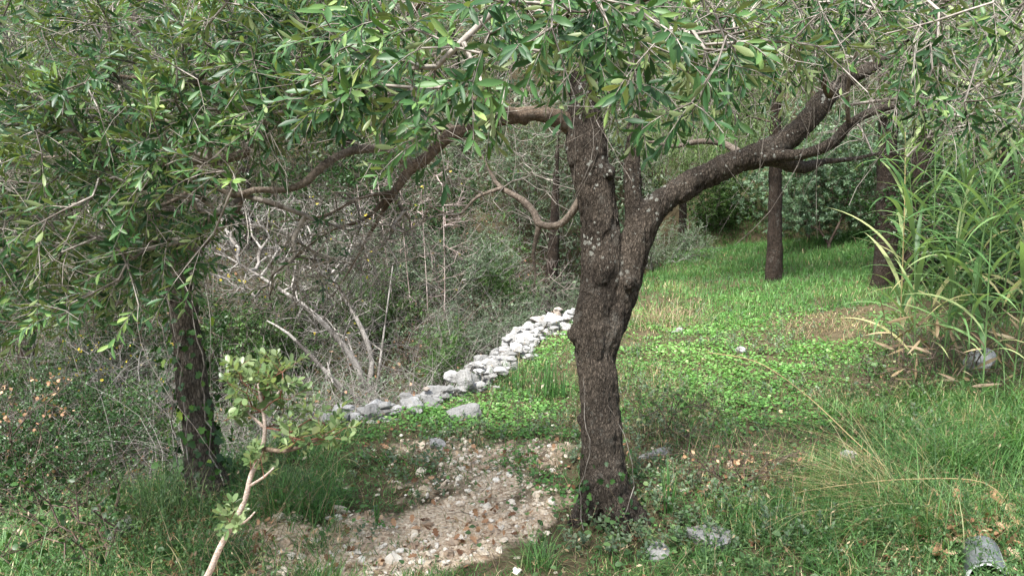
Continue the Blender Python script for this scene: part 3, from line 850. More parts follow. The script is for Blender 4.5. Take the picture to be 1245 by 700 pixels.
    kk = R.rand(len(xx)) < w; xx, yy = xx[kk], yy[kk]; m = len(xx)
    for PP, DD in long_twigs(ds, gp(xx, yy), nrm(Z + rv(m, .5)), R.uniform(.08, .38, m), .0013, sag=.25, curl=1.1, seg=5):
        kk = R.rand(m) < .35; leaves(ds, PP[kk], nrm(rv(kk.sum()) + DD[kk]), rv(kk.sum()), R.uniform(.012, .03, kk.sum()), .2, DIAM)
    o = ds.build('dry_stems', M['dry']); props(o, 'thin dry brown stems standing and lying in the grass', 'dry stems', kind='stuff')
    hb = MB(); hs_ = MB(); x, y = scatter(9000, ymin=3.2, ymax=12, power=1.3); px, py = pix(x, y); cl = n2(x, y, 2.3, 66)
    w = np.clip(.1 + 1.1 * cl, 0, 1) * (px > 430) * (1 - stone_zone(x, y)) + .6 * blob(px, py, 800, 510, 60, 60)
    k = R.rand(len(x)) < w; x, y, cl = x[k], y[k], cl[k]; n = len(x)
    shoots(hs_, hb, gp(x, y), nrm(Z + rv(n, .6)), R.uniform(.05, .19, n), 5, .027, .33, LANCE, ang=70, curl=.8, droop=.1, r=.001, up=1.0)
    o = hb.build('herbs', M['greygreen']); props(o, 'grey green herbs growing in clumps through the clearing', 'herbs', kind='stuff')
    o = hs_.build('herb_stems', M['dry']); props(o, 'thin stems of the grey green herbs', 'herbs', kind='stuff')
    # low broad leaves, wide and darker
    x, y = scatter(9000, ymin=2.6, ymax=8, power=1.5); px, py = pix(x, y)
    w = .14 + .8 * blob(px, py, 760, 650, 130, 45) + .55 * blob(px, py, 1100, 580, 130, 80) + .5 * blob(px, py, 900, 640, 120, 70) + .25 * blob(px, py, 140, 620, 150, 70)
    w *= (1 - .8 * stone_zone(x, y))
    k = R.rand(len(x)) < w; x, y = x[k], y[k]; n = len(x)
    D = rv(n); D[:, 2] = .2; N = nrm(Z + rv(n, .6))
    leaves(mb, gp(x, y) + Z * R.uniform(.02, .09, n)[:, None], D, N, R.uniform(.018, .038, n), .40, ROUND, R.uniform(0, .9, n), R.rand(n) * .9)
    o = mb.build('weeds', M['weed']); props(o, 'mixed leafy weeds and low broad leaves among the grass', 'weeds', kind='stuff')
    o = st.build('weed_stems', M['weed']); props(o, 'thin green stems of the weeds in the grass', 'weeds', kind='stuff')
grass()

# ------------------------------------------------------------------ the big olive tree
TD = 3.55
def line(pts, dz=0.0):
    """[(px, py, width px, depth)] -> points, radii"""
    P = np.array([U(p[0], p[1], p[3] + dz if len(p) > 3 else TD) for p in pts])
    r = np.array([p[2] / 2 / F * (p[3] + dz if len(p) > 3 else TD) for p in pts])
    return P, r

tree_base = G(738, 630)
TD = float(proj(tree_base[None])[2][0]) + .04
olive = thing('olive_tree', 'big olive tree with forked dark trunk standing in front of the clearing', 'tree', tree_base)

def trunk_mesh():
    mb = MB()
    stems = [
        [(742, 668, 104), (739, 640, 88), (737, 612, 72), (733, 575, 62), (731, 530, 58), (729, 490, 54), (726, 450, 52), (721, 415, 54), (723, 385, 55), (729, 350, 56), (731, 300, 54), (727, 250, 54), (719, 210, 53), (714, 180, 56), (712, 150, 48), (706, 100, 40), (698, 40, 34), (690, -30, 28)],
        [(728, 440, 44), (738, 400, 46), (756, 365, 38), (764, 330, 42), (772, 298, 44), (782, 272, 42), (800, 250, 38), (822, 235, 36), (850, 217, 35), (890, 199, 34), (930, 186, 33), (960, 168, 32), (985, 143, 29), (1005, 118, 26), (1030, 98, 23), (1060, 80, 20), (1090, 55, 17), (1130, 20, 13, 3.7), (1180, -30, 9, 3.6)],
        [(774, 300, 30), (772, 262, 27), (770, 225, 24), (768, 195, 22), (772, 150, 20), (778, 90, 17), (770, 20, 13), (765, -40, 10)],
    ]
    for s in stems:
        P, r = line(s); tube(mb, P, r * .9 - .002, 20, .03, .05)
    # root flare and knobs
    for px, py, w, q in ((705, 402, 30, (690, 408, 14)), (712, 500, 20, (700, 512, 12))):
        P, r = line([(px + 8, py, w * 1.3, TD), (q[0] + 4, q[1], q[2], TD - .04)]); tube(mb, P, r, 10, .02, .1)
    for a, ln in ((-.4, .26), (.9, .2), (2.2, .2), (3.5, .22), (5.0, .24)):
        b = tree_base + Z * .12
        P = np.array([b + Z * .1, b + np.array([math.cos(a) * .09, math.sin(a) * .09, -.03]), b + np.array([math.cos(a) * ln, math.sin(a) * ln, -.2])])
        tube(mb, P, [.08, .065, .03], 10, .02, .1)
    for px, py, w in ((748, 565, 11), (741, 210, 10), (765, 345, 12)):
        P, r = line([(px, py, w * 1.6, TD - .06), (px, py, w, TD - .115)]); tube(mb, P, r, 8, .02, .1)
    me = mb.mesh('trunk', M['bark'], tree_base)
    o = link('trunk', me, olive)
    md = o.modifiers.new('r', 'REMESH'); md.mode = 'VOXEL'; md.voxel_size = .0075
    s = o.modifiers.new('s', 'SMOOTH'); s.iterations = 4; s.factor = .5
    dg = bpy.context.evaluated_depsgraph_get()
    m2 = bpy.data.meshes.new_from_object(o.evaluated_get(dg))
    o.modifiers.clear(); o.data = m2; m2.name = 'trunk'
    if not m2.materials: m2.materials.append(M['bark'])
    n = len(m2.vertices); co = np.zeros(n * 3, np.float32); nm = np.zeros(n * 3, np.float32)
    m2.vertices.foreach_get('co', co); m2.vertices.foreach_get('normal', nm)
    co = co.reshape(-1, 3).astype(float); nm = nm.reshape(-1, 3)
    Q = co * np.array([1, 1, .30])
    W1 = Q + .012 * np.stack([vnoise(Q, 30, 7), vnoise(Q, 30, 8), vnoise(Q, 30, 9)], 1)
    dsp = .010 * vnoise(co, 9, 1) + .007 * (1 - np.abs(vnoise(W1, 42, 2)) * 2) * .6 + .0035 * vnoise(W1, 95, 3) - .007 * (np.abs(vnoise(co * np.array([1, 1, .16]) + .006 * W1, 20, 12)) < .12) + .006 * vnoise(co * np.array([1, 1, .2]), 17, 13) + .02 * vnoise(co * np.array([1, 1, .25]), 6, 6) * sstep(1.2, 0, co[:, 2])
    co = co + nm * dsp[:, None]
    m2.vertices.foreach_set('co', co.astype(np.float32).ravel())
    m2.polygons.foreach_set('use_smooth', np.ones(len(m2.polygons), bool)); m2.update()
trunk_mesh()

CLEAR = [([(714, 180), (722, 300), (724, 400), (735, 640)], 40, 4.1), ([(772, 298), (800, 250), (850, 217), (930, 186), (985, 143), (1045, 90)], 30, 4.4), 
         ([(950, 189), (1000, 182), (1032, 152), (1080, 130)], 18, 4.2), ([(950, 195), (975, 203), (1040, 192)], 14, 4.2), ([(560, 160), (497, 209), (455, 257)], 13, 3.8), ([(455, 181), (395, 200), (368, 224), (285, 238), (205, 247)], 13, 3.7),
         ([(304, 184), (240, 196)], 13, 3.7), ([(704, 236), (672, 274), (645, 254), (600, 218)], 15, 4.2)]
def covers(P, dz=.0, mul=1.0):
    # how strongly a leaf or twig at P would bury the limbs seen from the path
    px, py, d = proj(P); c = np.zeros(len(P))
    for pts, rad, dm in CLEAR:
        best = np.full(len(P), 1e9)
        for (ax, ay), (bx, by) in zip(pts[:-1], pts[1:]):
            l2 = (bx - ax) ** 2 + (by - ay) ** 2; t = np.clip(((px - ax) * (bx - ax) + (py - ay) * (by - ay)) / l2, 0, 1)
            best = np.minimum(best, np.hypot(px - ax - t * (bx - ax), py - ay - t * (by - ay)))
        c = np.maximum(c, (best < rad * mul) * (d < dm) * 1.0)
    return c
LIMBS = []      # (points, radii) of everything the twigs may start from
for s in ([(706, 100, 40), (698, 40, 34), (690, -30, 28)], [(930, 186, 33), (960, 168, 32), (985, 143, 29), (1005, 118, 26), (1060, 80, 20), (1090, 55, 17), (1130, 20, 13, 3.7), (1180, -30, 9, 3.6)],
          [(768, 195, 22), (772, 150, 20), (778, 90, 17), (770, 20, 13), (765, -40, 10)]):
    LIMBS.append(resample(*line(s), .12))
def limb(pts, m='limb', wob=.13, k=10, sub=True):
    mb = MB(); P, r = line(pts, TD - 3.55)
    P, r = tube(mb, P, r, k, .03, wob, ns=18)
    mb.build('branch', M[m], olive)
    if sub: LIMBS.append((P[::3], r[::3]))
limb([(716, 180, 30), (690, 150, 24), (650, 138, 19, 3.45), (610, 145, 17, 3.4), (575, 155, 16, 3.35), (545, 166, 16, 3.3), (520, 190, 14, 3.3), (497, 209, 13, 3.28), (480, 232, 9, 3.25), (460, 252, 6, 3.25), (440, 268, 4, 3.2), (400, 282, 2.5, 3.2), (350, 318, 1.5, 3.15)], 'limb', wob=.2)
limb([(497, 209, 8, 3.28), (470, 250, 6, 3.3), (455, 275, 4.5, 3.32), (430, 320, 3, 3.35), (405, 360, 1.5, 3.4)], 'limb')
limb([(478, 234, 6, 3.25), (440, 240, 4, 3.15), (395, 262, 3, 3.1), (340, 270, 2, 3.0)], 'limb')
limb([(500, 203, 11, 3.28), (480, 187, 11, 3.25), (455, 181, 10, 3.2), (425, 184, 10, 3.1), (395, 200, 10, 3.0), (368, 224, 10, 2.95), (340, 231, 8, 2.9), (310, 231, 8, 2.85), (285, 238, 7, 2.8), (262, 228, 6, 2.8), (235, 230, 6, 2.75), (205, 247, 5, 2.7), (150, 262, 4, 2.65)], 'palelimb')
limb([(296, 238, 6, 2.85), (285, 262, 6, 2.85), (260, 285, 5, 2.85), (225, 315, 4, 2.85), (190, 350, 3, 2.85)], 'palelimb')
limb([(302, 184, 11, 3.1), (280, 192, 11, 3.1), (240, 196, 10, 3.05), (200, 200, 8, 3.0), (150, 192, 7, 3.0), (80, 190, 5, 2.95), (0, 200, 4, 2.9)], 'palelimb')
limb([(640, 146, 15, 3.45), (590, 125, 13, 3.3), (540, 118, 11, 3.2), (470, 128, 10, 3.1), (400, 130, 9, 3.0), (340, 120, 8, 2.9), (280, 105, 7, 2.8), (200, 100, 6, 2.7), (120, 90, 5, 2.6)])
limb([(560, 160, 12, 3.35), (500, 150, 11, 3.5), (440, 150, 9, 3.6), (380, 135, 8, 3.6), (330, 140, 6, 3.6)])
limb([(722, 212, 9, 3.61), (706, 240, 9, 3.63), (696, 258, 9, 3.66), (682, 272, 8.5, 3.72), (668, 275, 9, 3.76), (655, 271, 10, 3.8), (649, 258, 9, 3.82), (636, 244, 8.5, 3.84), (617, 233, 7, 3.86), (603, 222, 5, 3.9), (592, 200, 3, 3.9), (580, 180, 1.5, 3.9)], 'palelimb', wob=.2)
limb([(656, 272, 8, 3.8), (652, 290, 6, 3.82), (648, 310, 4.5, 3.84), (651, 332, 3, 3.86), (649, 350, 1.5, 3.86)], 'palelimb')
limb([(612, 228, 5, 3.86), (580, 240, 4, 3.85), (555, 262, 3, 3.8), (520, 250, 2, 3.8)], 'palelimb')
limb([(895, 200, 12, 3.55), (930, 191, 19, 3.52), (965, 189, 15, 3.46), (990, 184, 13, 3.38), (1015, 172, 13, 3.35), (1032, 152, 12, 3.3), (1055, 138, 11, 3.28), (1080, 130, 9, 3.25), (1120, 128, 6, 3.2), (1180, 118, 3, 3.15)], 'bark', wob=.2)
limb([(905, 196, 14, 3.57), (940, 193, 21, 3.58), (962, 200, 20, 3.66), (978, 204, 15, 3.7), (1000, 197, 8, 3.75), (1040, 193, 5, 3.8), (1075, 186, 3, 3.8), (1110, 192, 1.5, 3.8)], 'bark', wob=.2)
limb([(905, 190, 9, 3.6), (880, 175, 8, 3.75), (850, 172, 7, 3.85), (820, 178, 5, 3.95), (790, 172, 4, 4)], 'palelimb')
limb([(1010, 115, 12, 3.4), (1000, 95, 10, 3.3), (985, 70, 8, 3.2), (960, 50, 6, 3.1), (900, 30, 5, 3.0)])
limb([(1032, 152, 6, 3.3), (1030, 120, 5, 3.2), (1035, 85, 4, 3.1), (1050, 40, 3, 3)], 'palelimb')
# limbs overhead, towards and over the viewpoint
for a, ln, zz in ((-95, 3.0, 2.7), (-120, 3.2, 2.6), (-60, 3.0, 2.7), (-150, 3.4, 2.55), (-25, 3.2, 2.9), (170, 3.2, 2.9), (140, 2.6, 3.2), (60, 2.4, 3.3), (100, 2.6, 3.3)):
    b = U(698, 40, TD); a = math.radians(a); dv = np.array([math.cos(a), math.sin(a), 0])
    P = np.array([b, b + dv * ln * .3 + Z * .35, b + dv * ln * .65 + Z * .3 + rv(1)[0] * .15, np.append((b + dv * ln)[:2], zz - .1)])
    mb = MB(); P, r = tube(mb, P, [.035, .026, .018, .007], 9, .04, .06); mb.build('branch', M['limb'], olive); LIMBS.append((P[::3], r[::3]))

def region(n, xs, lows, dmin, dmax, top=-50, x0=None, x1=None):
    px = R.uniform(x0 if x0 is not None else xs[0], x1 if x1 is not None else xs[-1], n)
    lo = np.interp(px, xs, lows)
    py = top + (lo - top) * R.rand(n) ** .85
    d = R.uniform(dmin, dmax, n)
    return U(px, py, d)

def olive_crown():
    S = np.concatenate([l[0] for l in LIMBS]); pl = np.concatenate([np.linspace(.3, .9, len(l[0])) for l in LIMBS])
    T1 = region(1000, [-140, 0, 100, 200, 255, 300, 400, 470], [420, 415, 385, 370, 300, 185, 140, 130], 2.1, 3.6)
    T2 = region(215, [380, 440, 480, 560, 620, 700, 745, 800, 840, 900], [130, 155, 180, 165, 125, 100, 130, 170, 150, 80], 1.5, 2.6)
    T3 = region(430, [820, 900, 1000, 1060, 1130, 1200, 1300], [145, 95, 90, 120, 140, 150, 155], 1.9, 3.5)
    T4 = region(620, [-60, 300, 420, 560, 700, 800, 1000, 1300], [300, 210, 190, 170, 130, 180, 170, 175], 3.4, 5.2)
    # bare brown twigs fanning down and left from the drooping limb
    T5 = U(R.uniform(270, 520, 420), R.uniform(225, 385, 420), R.uniform(2.9, 3.9, 420)); 
    q = proj(T5); T5 = T5[(q[1] - 225) < (1 - np.abs((q[0] - (500 - (q[1] - 225) * .9)) / 110)) * 400]
    T6 = np.stack([R.uniform(-3.2, 3.6, 260), R.uniform(-.6, 5.6, 260), R.uniform(2.1, 3.8, 260)], 1)
    qx, qy, qd = proj(T6); T6 = T6[((qy < -30) | (T6[:, 1] < .5)) & (np.linalg.norm(T6 - EYE, axis=1) > 1.1)]
    T7 = U(R.uniform(500, 700, 60), R.uniform(205, 262, 60), R.uniform(3.7, 4.2, 60))
    sets = [T1, T2, T3, T4, T5, T6, T7]; sets = [t[R.rand(len(t)) > .92 * covers(t)] for t in sets]; cls = np.concatenate([np.full(len(t), i) for i, t in enumerate(sets)]); T = np.concatenate(sets)
    pos, par, tips = grow(S, pl, T, bf=.30, step=.10, arch=.12, wig=.012)
    # class of each tip = class of the nearest target
    key = {tuple(np.round(t, 5)): c for t, c in zip(T, cls)}
    tc = np.array([key.get(tuple(np.round(pos[t], 5)), 3) for t in tips])
    r = radii(par, tips, r0=.0017, e=2.4, cap=.011)
    global KEEP
    KEEP = lambda Q: R.rand(len(Q)) > .88 * covers(Q, mul=.9)
    tw = MB(); lf = MB()
    tree_edges(tw, pos, par, r)
    tp = pos[tips]; td = nrm(pos[tips] - pos[par[tips]])
    def leafy(mask, frac, L, npair, ll, T_, bias, droop, whole=True, back=2, W=.115):
        idx = tips[mask][R.rand(mask.sum()) < frac]
        P = [pos[idx]]; D = [nrm(nrm(pos[idx] - pos[par[idx]]) + bias + rv(len(idx), .45))]
        cur = idx
        for b in range(back):                      # side shoots further down the twig
            cur = par[cur]; cur = np.where(par[cur] < 0, idx, cur)
            P.append(pos[cur]); D.append(nrm(nrm(pos[idx] - pos[cur] + 1e-4) * .6 + bias + rv(len(idx), .8)))
        P = np.concatenate(P); D = np.concatenate(D)
        shoots(tw, lf, P, D, L * R.uniform(.6, 1.25, len(P)), npair, ll, W, T_, droop=droop, up=.55, curl=.35, full=.85)
    LB = np.array([-.35, -.1, .15])
    leafy(tc == 0, .9, .13, 7, .053, OLIVE, LB, .25, back=2, W=.118)
    leafy(tc == 1, .95, .10, 6, .058, OLIVE, np.array([0, -.1, -.1]), .25, back=1, W=.12)
    leafy(tc == 2, .75, .11, 6, .048, OLIVE, np.array([.1, -.1, -.1]), .3, back=1, W=.115)
    leafy(tc == 3, .4, .13, 5, .046, LANCE, np.array([0, -.1, 0]), .3, back=1)
    leafy(tc == 4, .10, .10, 4, .045, OLIVE, LB, .3, back=0)
    leafy(tc == 5, .9, .14, 6, .05, LANCE, np.array([0, 0, -.1]), .3, back=1)
    leafy(tc == 6, .15, .1, 4, .045, OLIVE, LB, .3, back=0)
    # fine bare side twigs everywhere
    all_i = np.where(par >= 0)[0]
    pick = all_i[R.rand(len(all_i)) < .55]
    A = pos[pick]; d0 = nrm(pos[pick] - pos[par[pick]])
    D = nrm(d0 + rv(len(A), .9)); L = R.uniform(.06, .24, len(A))
    m1 = A + D * (L * .5)[:, None]; m2 = m1 + nrm(D + rv(len(A), .5)) * (L * .5)[:, None]
    n = len(A); edges(tw, A, m1, np.full(n, .0013), np.full(n, .0010), 3); edges(tw, m1, m2, np.full(n, .0010), np.full(n, .0007), 3)
    # long thin arching shoots
    idx = all_i[proj(pos[all_i])[2] > 2.2]; idx = R.choice(idx, 2300); A = pos[idx]
    c = covers(A) > 0; A = A[~c | (R.rand(len(A)) < .25)]; n = len(A)
    for _ in long_twigs(tw, A, rv(n) * np.array([1, .6, .8]) + Z * .15 + np.array([-.2, 0, 0]), R.uniform(.2, .7, n), .0017, sag=.7, curl=2.6, seg=9): pass
    KEEP = None
    o = tw.build('twigs', M['twig'], olive); o['kind'] = 'stuff'
    o = lf.build('foliage', M['olive'], olive); o['kind'] = 'stuff'
olive_crown()

# ivy creeping up the foot of the trunk
def climber(name, label, pts, nleaf, spread, size, seed_r, parent_line, stemr=.004, mm='ivy'):
    base = pts[0][0]
    t = thing(name, label, 'ivy', base)
    lf = MB()
    for P in pts:
        st = MB()
        Q, r = resample(P, np.full(len(P), stemr), .05)
        Q = Q + rv(len(Q), .006 if stemr < .003 else .018)
        edges(st, Q[:-1], Q[1:], np.linspace(stemr, stemr * .5, len(Q) - 1), np.linspace(stemr, stemr * .5, len(Q) - 1), 5)
        st.build('stem', M['twig'], t)
    L0, L1 = parent_line
    n = nleaf; u = R.rand(n) ** 1.1
    seg = np.linspace(0, 1, len(L0))
    C = np.stack([np.interp(u, seg, L0[:, i]) for i in range(3)], 1); rr = np.interp(u, seg, L1)
    a = R.rand(n) * 2 * math.pi; out = np.stack([np.cos(a), np.sin(a), np.zeros(n)], 1)
    P = C + out * (rr + R.rand(n) ** 1.6 * spread)[:, None]
    D = nrm(-Z * .7 + out * .35 + rv(n, .6)); N = nrm(out + Z * .35 + rv(n, .4))
    leaves(lf, P, D, N, size * R.uniform(.6, 1.3, n), .5, IVY, R.uniform(-.2, .6, n))
    lf.build('foliage', M[mm], t)
    return t
tb = tree_base
L0 = np.array([tb, tb + Z * .35]); L1 = np.array([.14, .11])
climber('ivy', 'small ivy shoots creeping up the foot of the big olive trunk',
        [np.array([tb + [-.13, -.13, 0], tb + [-.14, -.10, .2], tb + [-.10, -.13, .38], tb + [-.13, -.12, .55], tb + [-.13, -.1, .72]]),
         np.array([tb + [.03, -.17, 0], tb + [.10, -.14, .22], tb + [.07, -.14, .42], tb + [-.02, -.13, .6]])],
        70, .03, .035, 1, (L0, L1), .0022)

# ------------------------------------------------------------------ ivy covered tree on the left
def left_tree():
    b = G(258, 606); d = float(proj(b[None])[2][0])
    t = thing('tree', 'slim dark tree trunk wrapped in ivy, left of the bare dead shrub', 'tree', b)
    pts = [(262, 640, 60, d), (258, 600, 48, d), (246, 560, 42, d), (240, 510, 38, d), (232, 450, 36, d), (226, 400, 34, d), (218, 350, 32, d), (208, 290, 28, d), (196, 220, 25, d), (180, 120, 20, d), (160, 0, 14, d), (150, -60, 9, d)]
    P, r = line(pts); mb = MB(); P, r = tube(mb, P, r, 16, .03, .14); mb.build('trunk', M['greybark'], t)
    T = U(R.uniform(-120, 400, 250), R.uniform(-120, 290, 250), R.uniform(d - .9, d + 1.3, 250)); q = proj(T); T = T[(q[1] < 290 - np.maximum(0, q[0] - 250) * .9)]
    k = P[:, 2] > 1.6
    pos, par, tips = grow(P[k][::2], np.linspace(.2, .9, len(P[k][::2])), T, bf=.4, step=.15, arch=.1)
    rr = radii(par, tips, .0018, 2.2, .03); tw = MB(); lf = MB(); tree_edges(tw, pos, par, rr)
    for bk in range(3):
        i = tips if bk == 0 else par[i]; i = np.where(par[i] < 0, tips, i)
        shoots(tw, lf, pos[i], nrm(pos[tips] - pos[par[tips]] + rv(len(tips), .6)), R.uniform(.1, .22, len(tips)), 6, .048, .13, LANCE, droop=.25)
    o = tw.build('twigs', M['twig'], t); o['kind'] = 'stuff'
    o = lf.build('foliage', M['olive'], t); o['kind'] = 'stuff'
    k = P[:, 2] < 2.3
    climber('ivy', 'dark ivy climbing the slim trunk at the left', [P[k][::6] + np.array([.09, -.08, 0]), P[k][::6] + np.array([-.08, -.09, 0]), P[k][::6] + np.array([0, -.12, 0])],
            850, .12, .04, 2, (P[k], r[k]), .004)
    return P
left_tree()

# ------------------------------------------------------------------ generic shrubs and trees
def dead_shrub(name, label, root, limbs, T, m, r0=.0022, cap=.02, extra=1.0, leaf=None, nleaf=0, lm=None, lsz=.03, group=None, bf=.4, cat='shrub', lw=.4, e=2.3, arch=.12):
    t = thing(name, label, cat, root, group)
    tw = MB(); S = [np.array([root])]; pl = [np.array([0.0])]
    for P, r in limbs:
        P, r = resample(P, r, .12)
        a = np.arange(len(P) - 1); edges(tw, P[a], P[a + 1], r[a], r[a + 1], 8)
        S.append(P); pl.append(np.linspace(.1, .8, len(P)))
    S = np.concatenate(S); pl = np.concatenate(pl)
    pos, par, tips = grow(S, pl, T, bf=bf, step=.16, arch=arch, wig=.03)
    rr = radii(par, tips, r0, e, cap); tree_edges(tw, pos, par, rr)
    ai = np.where(par >= 0)[0]; pick = np.repeat(ai, int(math.ceil(extra))) if extra > 1 else ai[R.rand(len(ai)) < extra]
    A = pos[pick]; n = len(A); d0 = nrm(pos[pick] - pos[par[pick]])
    D = nrm(d0 + rv(n, .9)); L = R.uniform(.08, .3, n); m1 = A + D * (L * .5)[:, None]; m2 = m1 + nrm(D + rv(n, .6)) * (L * .5)[:, None]
    edges(tw, A, m1, np.full(n, r0 * .8), np.full(n, r0 * .65), 3); edges(tw, m1, m2, np.full(n, r0 * .65), np.full(n, r0 * .45), 3)
    o = tw.build('branches', m, t); o['kind'] = 'stuff'
    if nleaf:
        lf = MB(); i = R.choice(ai, nleaf); P = pos[i] + rv(nleaf, .03)
        leaves(lf, P, rv(nleaf), nrm(Z * .5 + rv(nleaf)), lsz * R.uniform(.6, 1.3, nleaf), lw, leaf or ROUND, R.uniform(-.3, .8, nleaf))
        o = lf.build('foliage', lm, t); o['kind'] = 'stuff'
    return t

def upts(pts): return np.array([U(*p) for p in pts])
# fallen, weathered bare tree whose stems fan up and left from the wall
rt = G(448, 492)
dl = float(proj(rt[None])[2][0])
lim = [(upts([(448, 490, dl), (438, 455, dl), (425, 430, dl - .05), (400, 400, dl - .1), (370, 372, dl - .15), (330, 345, dl - .2), (290, 320, dl - .2)]), [.045, .042, .036, .03, .025, .018, .009]),
       (upts([(445, 488, dl), (452, 440, dl + .1), (440, 400, dl + .15), (420, 365, dl + .2), (400, 330, dl + .2)]), [.036, .032, .026, .02, .011]),
       (upts([(440, 488, dl), (415, 470, dl - .2), (380, 435, dl - .3), (350, 405, dl - .4), (325, 390, dl - .4)]), [.03, .026, .021, .015, .008]),
       (upts([(455, 486, dl), (462, 440, dl + .2), (470, 380, dl + .3), (478, 320, dl + .3)]), [.018, .014, .01, .006]),
       (upts([(430, 492, dl), (420, 480, dl - .2), (405, 465, dl - .3), (398, 440, dl - .3)]), [.022, .018, .013, .008])]
T = U(R.uniform(240, 450, 620), R.uniform(240, 430, 620), R.uniform(dl - .6, dl + 1.0, 620))
q = proj(T); T = T[(q[1] < 330 + (q[0] - 240) * .55)]
dead_shrub('dead_shrub', 'bare weathered pale grey shrub of fanning stems behind the near end of the wall', rt, [(a, np.array(b)) for a, b in lim], T, M['twig_grey'], r0=.0034, extra=2, nleaf=60, lm=M['yellow'], lsz=.04)
# thin pinkish upright stems
rt2 = G(505, 452) + np.array([0, .5, 0]); rt2[2] = H(rt2[0], rt2[1]); d2 = float(proj(rt2[None])[2][0])
T = U(R.uniform(440, 570, 380), R.uniform(205, 450, 380), R.uniform(d2 - .3, d2 + 1.2, 380))
lim = [(upts([(505 + i * 12, 455, d2), (500 + i * 20, 380, d2 + .1), (492 + i * 24, 300, d2 + .15), (486 + i * 26, 225, d2 + .2)]), np.array([.009, .008, .006, .004])) for i in (-2, -1, 0, 1, 2)]
dead_shrub('dead_shrub', 'thicket of thin pinkish grey upright stems between the bare shrub and the olive trunk', rt2, lim, T, M['twig_pink'], r0=.0030, cap=.009, extra=2, nleaf=50, lm=M['yellow'], lsz=.04)
# low brown bushes along the far side of the wall
for px, py, w, h, lab in ((570, 462, 70, 95, 'tangle of dry brown twigs leaning against the middle of the wall'), (630, 405, 60, 75, 'greyish brown twiggy bush behind the far end of the wall'),
                          (505, 478, 50, 70, 'low dark twiggy bush behind the near part of the wall')):
    b = G(px, py); b = b + np.array([-.15, .35, 0]); b[2] = H(b[0], b[1]); dd = float(proj(b[None])[2][0])
    n = 170; T = U(px + R.normal(size=n) * w * .5, py - 10 - R.rand(n) * h, dd + R.uniform(-.3, .7, n))
    dead_shrub('twiggy_bush', lab, b, [], T, M['twig_brown'] if px != 630 else M['twig_pink'], r0=.002, cap=.012, extra=1.5, nleaf=350, lm=M['greygreen'], leaf=DIAM, lsz=.035, group='twiggy bushes beyond the wall')
b = G(905, 585); dd = float(proj(b[None])[2][0]); T = U(R.uniform(835, 975, 230), R.uniform(545, 600, 230), R.uniform(dd - .25, dd + .5, 230)); T = T[T[:, 2] > H(T[:, 0], T[:, 1])]
dead_shrub('twig_pile', 'low heap of dark brown dead twigs in the grass right of the big trunk', b, [], T, M['twig_brown'], r0=.0016, cap=.005, extra=2, nleaf=110, lm=M['litter'], leaf=OAK, lsz=.026, cat='twig pile')
for px, py, lab in ((822, 520, 'sparse brown bramble with few leaves standing right of the big trunk'), (1080, 470, 'low grey brown bramble left of the reeds')):
    b = G(px, py + 10); dd = float(proj(b[None])[2][0]); T = U(R.uniform(px - 60, px + 60, 120), R.uniform(py - 45, py + 15, 120), R.uniform(dd - .3, dd + .5, 120)); T = T[T[:, 2] > H(T[:, 0], T[:, 1])]
    dead_shrub('bramble', lab, b, [], T, M['twig_brown'], r0=.0014, cap=.004, extra=1, nleaf=160, lm=M['weed'], leaf=LANCE, lsz=.03, cat='bramble')
# pale twiggy shrub with yellow leaves
rt3 = G(178, 545); d3 = float(proj(rt3[None])[2][0])
T = U(R.uniform(75, 215, 170), R.uniform(405, 520, 170), R.uniform(d3 - .5, d3 + .4, 170))
lim = [(upts([(178, 540, d3), (176, 500, d3), (168, 450, d3), (172, 425, d3)]), np.array([.009, .008, .006, .004])), (upts([(176, 520, d3), (150, 480, d3 - .1), (120, 440, d3 - .2), (100, 425, d3 - .2)]), np.array([.008, .007, .005, .003]))]
dead_shrub('dead_shrub', 'pale curling bare twigs with a few yellow leaves left of the ivy trunk', rt3, lim, T, M['twig_grey'], r0=.0019, cap=.007, extra=1.2, nleaf=130, lm=M['yellow'], lsz=.028)
for px, py, x0, x1, y0, y1, n, lab in ((40, 640, -30, 90, 455, 640, 110, 'thin branchy bush with dried peach coloured leaves at the left edge'),
                                        (130, 700, 0, 150, 560, 690, 110, 'bare dark branched bush in the lower left corner')):
    b = G(px, py); dd = float(proj(b[None])[2][0]); T = U(R.uniform(x0, x1, n), R.uniform(y0, y1, n), R.uniform(dd - .3, dd + .5, n))
    dead_shrub('bush', lab, b, [], T, M['twig_brown'], r0=.0017, cap=.007, extra=1.0, nleaf=330, lm=M['peach'] if px == 40 else M['dark_leaf'], leaf=ROUND, lsz=.028)

# prototypes --------------------------------------------------------
def copy_thing(src, loc, rz, s, label):
    r = src.copy(); COL.objects.link(r); r.location = loc; r.rotation_euler = (0, 0, rz); r.scale = (s, s, s)
    r['label'] = label
    for c in src.children:
        k = c.copy(); COL.objects.link(k); k.parent = r
    return r

